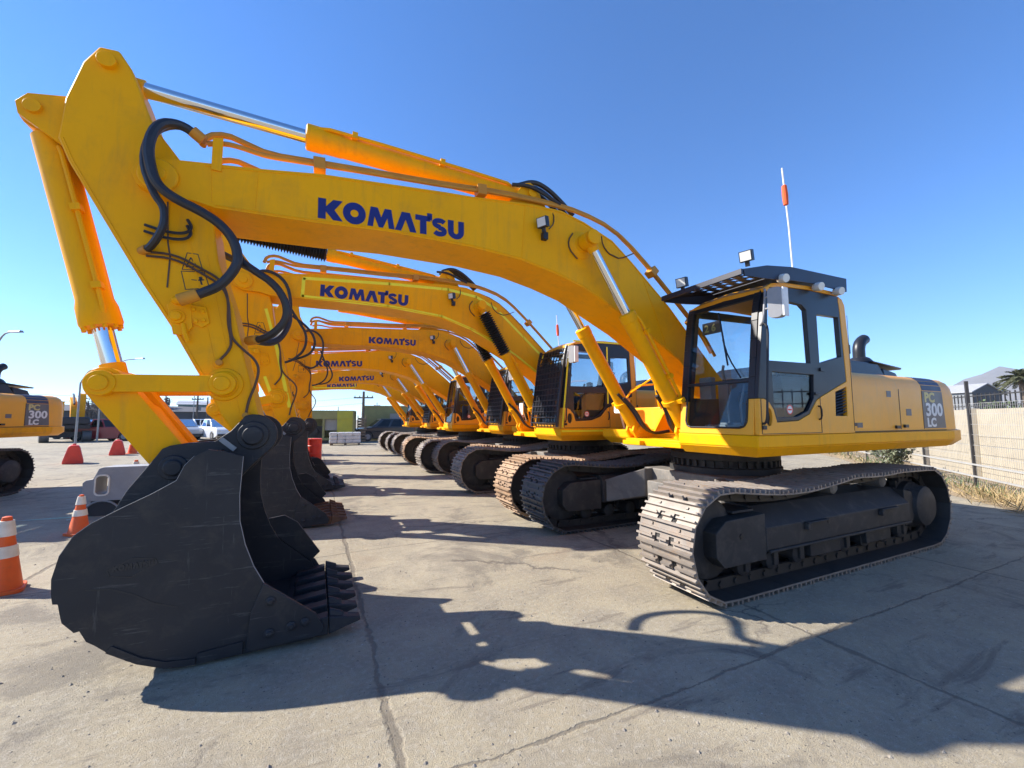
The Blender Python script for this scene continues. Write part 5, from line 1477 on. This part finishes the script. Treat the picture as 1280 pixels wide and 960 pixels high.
# ---- parked vehicles -------------------------------------------------------------
def carpaint(n, c): return worn(n, c, tuple(x*.93 for x in c), .3, 0, 2, None, 0, 60, 0, .4)
M['car_red'] = carpaint('red_car_paint', (.30, .012, .014)); M['car_white'] = carpaint('white_car_paint', (.72, .73, .74)); M['car_silver'] = carpaint('silver_car_paint', (.38, .39, .40)); M['car_dark'] = carpaint('black_car_paint', (.02, .022, .026))
M['tail'] = plain('red_lamp_plastic', (.35, .01, .01), .3)
def car_parts(kind, paint):
    b = MB(); W_ = .9; L = 5.2 if kind == 'pickup' else 4.6
    x0, x1 = -L/2, L/2; wx = (-L*.30, L*.305)
    def arch(x): return [(x + .40*math.cos(R(a)), .34 + .40*math.sin(R(a))) for a in range(200, -21, -20)]
    low = [(x0, .42)] + [(x0 + .08, .38)] + arch(wx[0]) + arch(wx[1]) + [(x1 - .1, .36), (x1, .5), (x1 - .02, .82), (x1 - .25, .98), (x1 - 1.25, 1.06)]
    low += [(x0 + .02, 1.10), (x0, .95)]
    b.prism(low, -W_, W_)
    g = MB()
    if kind == 'pickup': c0, c1, r0, r1 = x0 + 1.75, x1 - 1.15, x0 + 1.95, x1 - 2.05
    else: c0, c1, r0, r1 = x0 + .08, x1 - 1.15, x0 + .40, x1 - 1.95
    H = 1.74
    b.hexa([(c0, -W_+.03, 1.061), (c1, -W_+.03, 1.061), (c1, W_-.03, 1.061), (c0, W_-.03, 1.061), (r0, -W_+.2, H), (r1, -W_+.2, H), (r1, W_-.2, H), (r0, W_-.2, H)])
    if kind == 'pickup':
        for y in (-W_+.08, W_-.08): b.tube([(c0 - .05, y, 1.10), (c0 - .35, y, 1.42), (c0 - .2, y, 1.7)], .035, 8, 1)
    wn = []
    for s in (1, -1):
        q = MB()
        def sp(f, z): # point on the slanting side
            k = (z - 1.061)/(H - 1.061); xa = c0 + (r0 - c0)*k; xb = c1 + (r1 - c1)*k; return (xa + (xb - xa)*f, s*(W_ - .03 - .17*k + .004), z)
        for f0, f1 in (((.07, .46), (.51, .90)) if kind == 'pickup' else ((.05, .27), (.30, .58), (.62, .90))):
            q.add([sp(f0, 1.12), sp(f1, 1.12), sp(f1 - .02, 1.66), sp(f0 + .02, 1.66)], [(0, 1, 2, 3)])
        wn.append(('side_window', q))
    for e, (ca, ra) in (('windscreen', (c1, r1)), ('rear_window', (c0, r0))):
        q = MB(); sg = 1 if ca > 0 or e == 'windscreen' else -1
        q.add([(ca + (ra-ca)*.1 + sg*.006, -W_+.14, 1.13), (ca + (ra-ca)*.1 + sg*.006, W_-.14, 1.13), (ca + (ra-ca)*.9 + sg*.006, W_-.28, 1.67), (ca + (ra-ca)*.9 + sg*.006, -W_+.28, 1.67)], [(0, 1, 2, 3)])
        wn.append((e, q))
    lamps = MB(); 
    for s in (1, -1): lamps.box(x1 - .16, x1 + .002, min(s*.62, s*.88), max(s*.62, s*.88), .70, .84)
    tl = MB()
    for s in (1, -1): tl.box(x0 - .004, x0 + .06, min(s*.72, s*.895), max(s*.72, s*.895), .72, 1.02)
    bm = MB(); bm.box(x0 - .1, x0 - .001, -.85, .85, .42, .60); bm.box(x1 - .02, x1 + .06, -.85, .85, .36, .52)
    return b, wn, lamps, tl, bm, wx
def car(kind, paint, label, loc, rz, group='vehicles parked across the yard'):
    t = thing('parked_' + ('pickup' if kind == 'pickup' else 'car'), label, 'pickup' if kind == 'pickup' else 'car', loc, rz, group)
    def build():
        b, wn, la, tl, bm, wx = car_parts(kind, paint)
        return b.mesh('body', M[paint]), [(n, q.mesh(n, M['glass_dark'], 0)) for n, q in wn], la.mesh('headlight', M['lens']), tl.mesh('tail_lamp', M['tail']), bm.mesh('bumper', M['rubber']), wx
    bo, wn, la, tl, bm, wx = cm(('car', kind, paint), build)
    put('body', bo, t, None, .05, segs=3)
    for n, q in wn: put(n, q, t)
    put('headlight', la, t); put('tail_lamp', tl, t); put('bumper', bm, t)
    def wheel():
        q = MB(); q.lathe((0, -.12, 0), (0, .12, 0), [(0, .22), (0, .32), (.03, .355), (.21, .355), (.24, .32), (.24, .22)], 20); return q.mesh('tyre', M['rubber'])
    def rim():
        q = MB(); q.lathe((0, -.125, 0), (0, .125, 0), [(0, .04), (0, .20), (.03, .215), (.22, .215), (.25, .20), (.25, .04)], 16); return q.mesh('rim', M['galv'])
    for x in wx:
        for y in (-.80, .80):
            wv = put('wheel', cm('tyre', wheel), t, Matrix.Translation((x, y, .355))); put('rim', cm('rim', rim), wv)
for kd, pt, lab, u_, d_, dr in (('pickup', 'car_red', 'red pickup truck parked at the far side of the yard', 140, 47, 60), ('suv', 'car_red', 'dark red wagon parked just behind the red pickup', 156, 53, 40),
        ('suv', 'car_silver', 'silver wagon parked beside the red pickup', 177, 47, 50), ('pickup', 'car_dark', 'black pickup parked left of the red pickup', 112, 54, 55),
        ('pickup', 'car_silver', 'grey pickup parked between the bucket link and the white pickup', 229, 46, 15), ('pickup', 'car_white', 'white pickup parked beneath the excavator arm', 274, 44, 20),
        ('suv', 'car_white', 'white wagon parked behind the two pickups', 252, 54, 30)):
    x_, y_ = lampdir(u_, d_); car(kd, pt, lab, (x_, y_, 0), math.atan2(CAM.y - y_, CAM.x - x_) + R(dr))
car('suv', 'car_dark', 'black car parked beside the olive cabin behind the row', (.4, -30.5, 0), R(5))

# ---- distant second excavator seen from behind ------------------------------------
t = thing('small_excavator', 'small yellow excavator with black tracks seen from behind, far left', 'excavator', (22.9, -39.9, 0), R(-66))
def tk(y0, y1):
    b = MB(); b.prism(arc(-1.3, .42, .42, 90, 270, 8) + arc(1.3, .42, .42, -90, 90, 8), y0, y1); return b
for y0, y1 in ((-1.35, -.85), (.85, 1.35)): put('crawler_track', tk(y0, y1).mesh('crawler_track', M['shoe_dark_shaded']), t, None, .02)
b = MB(); b.box(-.9, .9, -.8, .8, .35, .75); b.cyl((0, 0, .76), (0, 0, 1.0), .6); put('carbody', b.mesh('carbody', M['under']), t)
b = MB(); b.box(-1.6, 1.1, -1.25, 1.25, 1.0, 1.3); put('revolving_frame', b.mesh('revolving_frame', M['black']), t, None, .03)
b = MB(); b.box(-1.75, -1.0, -1.2, 1.2, 1.301, 1.9); put('counterweight', b.mesh('counterweight', M['black']), t, None, .12, segs=3)
cb = MB()
for x in (-.55, 1.0):
    for y in (.25, 1.2): cb.box(x-.06, x+.06, y-.06, y+.06, 1.301, 2.98)
cb.box(-.62, 1.08, .18, 1.27, 2.981, 3.10); cb.box(-.62, 1.08, .18, 1.27, 1.301, 1.6); cbo = put('cab', cb.mesh('cab', M['yellow_old']), t, None, .02)
b = MB(); b.box(-.56, 1.0, .26, 1.2, 1.62, 2.96); put('window', b.mesh('window', M['glass']), cbo)
b = MB(); b.prism([(.2, 1.3), (.7, 1.3), (1.9, 2.7), (3.6, 3.3), (3.6, 3.6), (1.8, 3.15), (.9, 2.5)], -.62, -.22); put('boom', b.mesh('boom', M['yellow_old']), t, None, .02)
b = MB(); b.prism([(1.0, 1.31), (1.5, 1.31), (1.55, 3.5), (1.35, 3.85), (1.05, 3.75)], -1.05, -.63); put('arm', b.mesh('arm', M['yellow_old']), t, None, .02)
b = MB(); b.prism([(3.2, .5), (3.6, 1.4), (3.95, 1.4), (4.1, .8), (3.9, .25), (3.3, .1)], -.85, -.05); put('bucket', b.mesh('bucket', M['bucket']), t, None, .02)
b = MB(); b.tube([(1.3, -.42, 2.95), (2.6, -.42, 3.7), (3.35, -.42, 3.85)], .07, 8); put('arm_cylinder', b.mesh('arm_cylinder', M['black']), t)

# ---- behind the row: olive cabin, workshop, pallet --------------------------------
M['olive'] = worn('olive_green_paint', (.27, .25, .085), (.23, .21, .075), .55, 0, 2, (.16, .13, .07), .4); M['lime_paint'] = worn('faded_lime_paint', (.44, .40, .03), (.36, .34, .04), .5, 0, 2)
M['window_pale'] = worn('dusty_window', (.36, .36, .33), (.30, .30, .28), .3, 0, 4); M['wrap'] = worn('white_wrap', (.66, .65, .62), (.55, .54, .52), .5, 0, 5, (.22, .21, .20), .6); M['wood'] = worn('weathered_wood', (.26, .19, .12), (.20, .14, .09), .9, 0, 8)
t = thing('cabin', 'tall olive site cabin with large pale window at the end of the row', 'cabin', (.75, -31.9, 0), R(-8))
b = MB(); b.plate([(-4.4, 0), (1.0, 0), (1.0, 2.72), (-4.4, 2.72)], [[(-3.4, .95), (-1.0, .95), (-1.0, 2.2), (-3.4, 2.2)]], 0, .12, lambda u, v, d: (u, d, v)); b.box(-4.4, 1.0, -2.6, -2.48, 0, 2.72); b.box(.88, 1.0, -2.479, -.001, 0, 2.719); b.box(-4.4, -4.28, -2.479, -.001, 0, 2.719); b.box(-4.45, 1.05, -2.65, .17, 2.721, 2.82)
put('wall', b.mesh('wall', M['olive']), t)
b = MB(); b.box(-3.38, -1.02, .03, .06, .97, 2.18); pw = put('window', b.mesh('window', M['window_pale']), t)
b = MB()
for x0_, x1_, z0_, z1_ in ((-3.46, -3.38, .9, 2.26), (-1.02, -.94, .9, 2.26), (-3.379, -1.021, .9, .97), (-3.379, -1.021, 2.18, 2.26)): b.box(x0_, x1_, .121, .17, z0_, z1_)
put('frame', b.mesh('frame', M['olive']), pw)
b = MB()
for i in range(-11, 5): b.box(i*.36 - .03, i*.36 + .03, .121, .15, .02, .88)
put('rib', b.mesh('rib', M['olive']), t)
t = thing('workshop_container', 'olive and lime workshop container with dark open bays behind the row', 'container', (4.3, -28.6, 0), R(-8))
b = MB(); b.box(-1.5, 3.6, -.1, .1, 1.72, 2.25); b.box(-1.5, 3.6, -2.4, .0, 2.251, 2.33); b.box(-1.5, 3.6, -2.4, -2.3, .2, 2.25); b.box(-1.5, 3.6, -2.4, .1, .20, .36)
for x in (-1.48, .55, 3.5): b.box(x-.07, x+.07, -.09, .09, .361, 1.719)
put('frame', b.mesh('frame', M['olive']), t)
b = MB(); b.box(-1.40, -.35, .0, .06, .37, 1.72); b.box(-1.40, -.35, .101, .13, 1.721, 2.28); put('door', b.mesh('door', M['lime_paint']), t)
b = MB(); b.box(-.34, .47, -.3, -.2, .9, 1.7); put('panel', b.mesh('panel', M['window_pale']), t)
b = MB(); b.box(.65, 3.4, -1.6, -.8, .37, 1.2); b.cyl((1.2, -.75, .8), (1.2, -.5, .8), .22); b.box(-1.5, 3.6, -2.38, .08, .0, .199); put('machinery', b.mesh('machinery', M['black']), t)
t = thing('pallet_stack', 'white wrapped stack on a wooden pallet in front of the containers', 'pallet stack', (3.55, -25.6, 0), R(-6))
b = MB()
for x in (-.85, 0, .85): b.box(x-.06, x+.06, -.5, .5, 0, .10)
for k in range(6): b.box(-.95, .95, -.5 + k*.18, -.38 + k*.18, .101, .125)
put('pallet', b.mesh('pallet', M['wood']), t)
b = MB()
for i in range(4):
    for k in range(3):
        x = -.72 + i*.48 + random.uniform(-.02, .02); b.obox((x, random.uniform(-.02, .02), .25 + k*.235), (1, random.uniform(-.03, .03), 0), (0, 1, 0), (0, 0, 1), .235, .46, .115)
put('wrapped_sacks', b.mesh('wrapped_sacks', M['wrap']), t, None, .04, segs=3)
t = thing('scrap_rack', 'rusty brown stacked timber and steel beside the olive cabin', 'rack', (2.15, -29.6, 0), R(4)); b = MB()
for k in range(9): b.obox((random.uniform(-.05, .05), 0, .12 + k*.2), (1, 0, 0), (0, 1, random.uniform(-.06, .06)), (0, 0, 1), random.uniform(.16, .26), .5, .07)
for x in (-.3, .3): b.box(x-.03, x+.03, -.03, .03, 0, 2.0)
put('beams', b.mesh('beams', M['wood']), t)
b = MB(); b.box(-.34, .34, -.55, -.5, 0, .1); put('foot', b.mesh('foot', M['bucket_rust']), t)
t = thing('oil_drum', 'faded red drum standing beyond the third bucket', 'drum', (5.42, -14.9, 0)); b = MB(); b.lathe((0, 0, 0), (0, 0, 1), [(0, .28), (.02, .29), (.29, .28), (.30, .295), (.32, .28), (.58, .28), (.60, .295), (.62, .28), (.86, .28), (.88, .29), (.89, .27)], 24); put('drum_shell', b.mesh('drum_shell', M['red_plastic']), t)
b = MB(); b.cyl((.12, 0, .88), (.12, 0, .905), .03); put('bung', b.mesh('bung', M['galv']), t)

# ---- low buildings on the left horizon --------------------------------------------
M['brick'] = worn('dark_roofing', (.05, .052, .062), (.07, .07, .08), .8, 0, 1); M['green_sheet'] = worn('pale_green_sheet', (.30, .38, .30), (.25, .33, .26), .6, 0, 1)
def hall(label, loc, rz, w_, d_, h, wall, roof, doors=3):
    t = thing('warehouse', label, 'warehouse', loc, rz); b = MB(); b.box(-w_/2, w_/2, -d_/2, d_/2, 0, h); put('wall', b.mesh('wall', M[wall]), t)
    b = MB(); b.plate([(-d_/2 - .3, h), (d_/2 + .3, h), (0, h + d_*.08)], [], -w_/2 - .3, w_/2 + .3, lambda u, v, d: (d, u, v + .002)); put('roof', b.mesh('roof', M[roof]), t)
    for i in range(doors):
        x = -w_/2 + w_*(i + .5)/doors; b = MB(); b.box(x - w_*.12, x + w_*.12, d_/2 + .002, d_/2 + .06, 0, h*.62); put('door', b.mesh('door', M['sheet_dark']), t)
hall('long low dark warehouse behind the red pickup', away(.335, -.942, 86), R(20), 26, 12, 2.9, 'sheet_dark', 'brick', 5)
hall('pale green warehouse behind the white pickup', away(.165, -.986, 92), R(10), 12, 10, 4.2, 'green_sheet', 'roof_white', 3)
hall('small grey warehouse right of the pale green one', away(.105, -.994, 88), R(6), 9, 9, 3.0, 'sheet_grey', 'brick', 2)
hall('low grey warehouse at the far left horizon', away(.44, -.898, 95), R(28), 22, 10, 2.6, 'sheet_grey', 'brick', 4)

# ---- poles, lamps, wires -----------------------------------------------------------
def street_lamp(label, loc, h, arm, rz, group='street lamps along the yard'):
    t = thing('street_lamp', label, 'street lamp', loc, rz, group); b = MB(); b.lathe((0, 0, 0), (0, 0, 1), [(0, .10), (.02, .10), (.03, .06), (h*.8, .045), (h*.83, .04)], 10)
    b.tube([(0, 0, h*.82), (arm*.25, 0, h*.90), (arm*.62, 0, h*.985), (arm*1.0, 0, h)], .04, 8, 1); put('pole', b.mesh('pole', M['galv']), t)
    b = MB(); b.hexa([(arm*.98, -.10, h-.02), (arm*.98+.62, -.12, h-.01), (arm*.98+.62, .12, h-.01), (arm*.98, .10, h-.02), (arm*.98, -.06, h+.06), (arm*.98+.6, -.07, h+.09), (arm*.98+.6, .07, h+.09), (arm*.98, .06, h+.06)]); put('lamp_head', b.mesh('lamp_head', M['galv']), t)
for lab, u, top, head, d in (('street lamp at the left edge with its arm over the yard', -14, 412, 22, 34), ('street lamp left of the bucket linkage', 100.5, 460, 18, 36), ('street lamp rising behind the bucket cylinder rod', 127, 447, 46, 44), ('farthest street lamp, a thin arm behind the excavator arm', 244, 470, -12, 75)):
    x, y = lampdir(u, d); dep = (Vector((x, y, 0)) - CAM).dot(fw); h = 1.66 + (524.5 - top)*dep/518.74
    arm = abs(head)*dep/518.74/1.1
    ang = math.atan2(r2.y, r2.x) + (0 if head > 0 else math.pi)
    street_lamp(lab, (x, y, 0), h, arm, ang)
def pole(name, label, u, d, top, cross=0, r=.13, group=None):
    x, y = lampdir(u, d); dep = (Vector((x, y, 0)) - CAM).dot(fw); h = 1.66 + (524.5 - top)*dep/518.74
    t = thing(name, label, 'utility pole', (x, y, 0), math.atan2(r2.y, r2.x), group); b = MB(); b.lathe((0, 0, 0), (0, 0, 1), [(0, r*1.2), (h, r*.7)], 10); put('shaft', b.mesh('shaft', M['bark']), t)
    if cross:
        b = MB(); b.box(-cross, cross, -.06, .06, h*.84, h*.84 + .14)
        for k in (-.9, -.4, .4, .9): b.cyl((cross*k, 0, h*.84 + .14), (cross*k, 0, h*.84 + .3), .05, n=8)
        put('crossarm', b.mesh('crossarm', M['bark']), t); b = MB(); b.cyl((.25, .18, h*.55), (.25, .18, h*.66), .17); put('transformer', b.mesh('transformer', M['sheet_grey']), t)
    return Vector((x, y, h))
p1 = pole('utility_pole', 'utility pole with crossarm rising above the olive cabin', 455, 48, 489, 1.05, .17, 'utility poles on the skyline')
p2 = pole('utility_pole', 'tallest thin utility pole right of the bucket link', 248.5, 80, 492, .9, .15, 'utility poles on the skyline')
p3 = pole('utility_pole', 'middle utility pole above the green warehouse', 255.5, 95, 502, 1.1, .15, 'utility poles on the skyline')
p4 = pole('utility_pole', 'utility pole touching the excavator arm edge', 261, 80, 496, 0, .12, 'utility poles on the skyline')
pole('mast', 'thin bare mast between the third bucket and the cabin pole', 424, 70, 508, 0, .06)
pole('mast', 'short mast with small lamp head above the cabin roof', 472, 52, 503, .35, .05)
wt_ = thing('overhead_wires', 'thin overhead wires crossing the sky behind the bucket linkage', 'wires', (0, 0, 0)); b = MB()
for dz in (0, -.7):
    for A, B in ((p1, p2), (p2, Vector((46, -52, 6.2)))):
        a = A + Vector((0, 0, -.6 + dz)); c = B + Vector((0, 0, -.6 + dz)); b.tube([a.lerp(c, i/12) - Vector((0, 0, .7*math.sin(math.pi*i/12))) for i in range(13)], .018, 4)
put('cable', b.mesh('cable', M['under']), wt_)

def bare_tree(label, u, d, top, spread, n, group='bare poplars on the skyline'):
    x, y = lampdir(u, d); dep = (Vector((x, y, 0)) - CAM).dot(fw); h = 1.66 + (524.5 - top)*dep/518.74
    t = thing('bare_tree', label, 'tree', (x, y, 0), random.uniform(0, 6), group); b = MB(); b.tube([(0, 0, -.1), (.05, 0, h*.5), (0, 0, h)], .11, 6, 1); put('trunk', b.mesh('trunk', M['twig']), t); b = MB()
    for k in range(n):
        z = h*random.uniform(.22, .95); a = random.uniform(0, 6.28); l = spread*random.uniform(.5, 1)*(1.15 - z/h*.6); e = Vector((math.cos(a)*l*.6, math.sin(a)*l*.6, l*1.5))
        b.tube([(0, 0, z), Vector((0, 0, z)) + e*.5 + rdir()*.12, Vector((0, 0, z)) + e], .06, 4)
        for i in range(6): q = Vector((0, 0, z)) + e*random.uniform(.3, 1); b.tube([q, q + rdir(.8)*l*.5], .035, 3)
    put('crown', b.mesh('crown', M['twig'], 0), t)
bare_tree('bare tall poplar left of the pair', 195, 85, 495, 1.5, 60)
bare_tree('bare poplar nearer the excavator arm', 210, 85, 499, 1.3, 50)
bare_tree('spreading bare tree behind the lamp post', 131, 75, 500, 2.2, 50)
bare_tree('small bare tree beside the dark warehouse', 116, 80, 512, 1.8, 30)
bare_tree('short bare tree left of the green warehouse', 234, 92, 516, 1.3, 30)

def leafy_tree(label, loc, h, r, n, group=None):
    t = thing('leafy_tree', label, 'tree', loc, random.uniform(0, 6), group); b = MB(); b.tube([(0, 0, -.1), (.1, 0, h*.3), (0, .1, h*.62)], .18, 8, 1)
    cl = []
    for k in range(16):
        a = random.uniform(0, 6.28); rr = r*random.uniform(.15, .8); c = Vector((math.cos(a)*rr, math.sin(a)*rr, h*random.uniform(.42, .9))); cl.append((c, r*random.uniform(.28, .5))); b.tube([(0, .05, h*.35), (c*.5 + Vector((0, 0, h*.2))), c], .045, 5)
    put('trunk', b.mesh('trunk', M['bark']), t); b = MB()
    for k in range(n):
        c, q = random.choice(cl); d = rdir(); p = c + d*q*random.uniform(.35, 1.05); leaf(b, p, rdir(.1), random.uniform(.16, .34), .06)
    put('crown', b.mesh('crown', M['leaf'], 0), t)
px_, py_ = lampdir(1243, 82); palm('palm tree rising behind the dark shed gable', (px_, py_, 0), 5.6, 1.25, 60)
px_, py_ = lampdir(1279, 48); palm('large ragged palm tree at the right edge beyond the wall', (px_, py_, 0), 4.6, 1.3, 90)
leafy_tree('leafy tree beyond the wall behind the second cab', (-23, -21, 0), 5.2, 2.6, 3200, 'leafy trees beyond the wall')
leafy_tree('broad leafy tree beyond the wall behind the third cab', (-22, -29, 0), 5.0, 3.0, 3200, 'leafy trees beyond the wall')
leafy_tree('leafy tree beyond the wall behind the fourth cab', (-17, -33, 0), 4.6, 2.6, 2800, 'leafy trees beyond the wall')

# air between here and the hills
hz, hnt, _b = newmat('pale_air'); hnt.nodes.remove(_b)
vol = hnt.nodes.new('ShaderNodeVolumePrincipled'); vol.inputs['Color'].default_value = (.72, .84, 1, 1); vol.inputs['Density'].default_value = .00022; vol.inputs['Anisotropy'].default_value = .1
hnt.links.new(vol.outputs[0], hnt.nodes['Material Output'].inputs['Volume'])
HAZE = True
if HAZE:
    b = MB(); b.box(-3200, 3200, -3200, 3200, -8, 300); tag(put('haze', b.mesh('haze', hz, 0)), 'thin pale haze over the yard and hills', 'haze', kind='stuff')
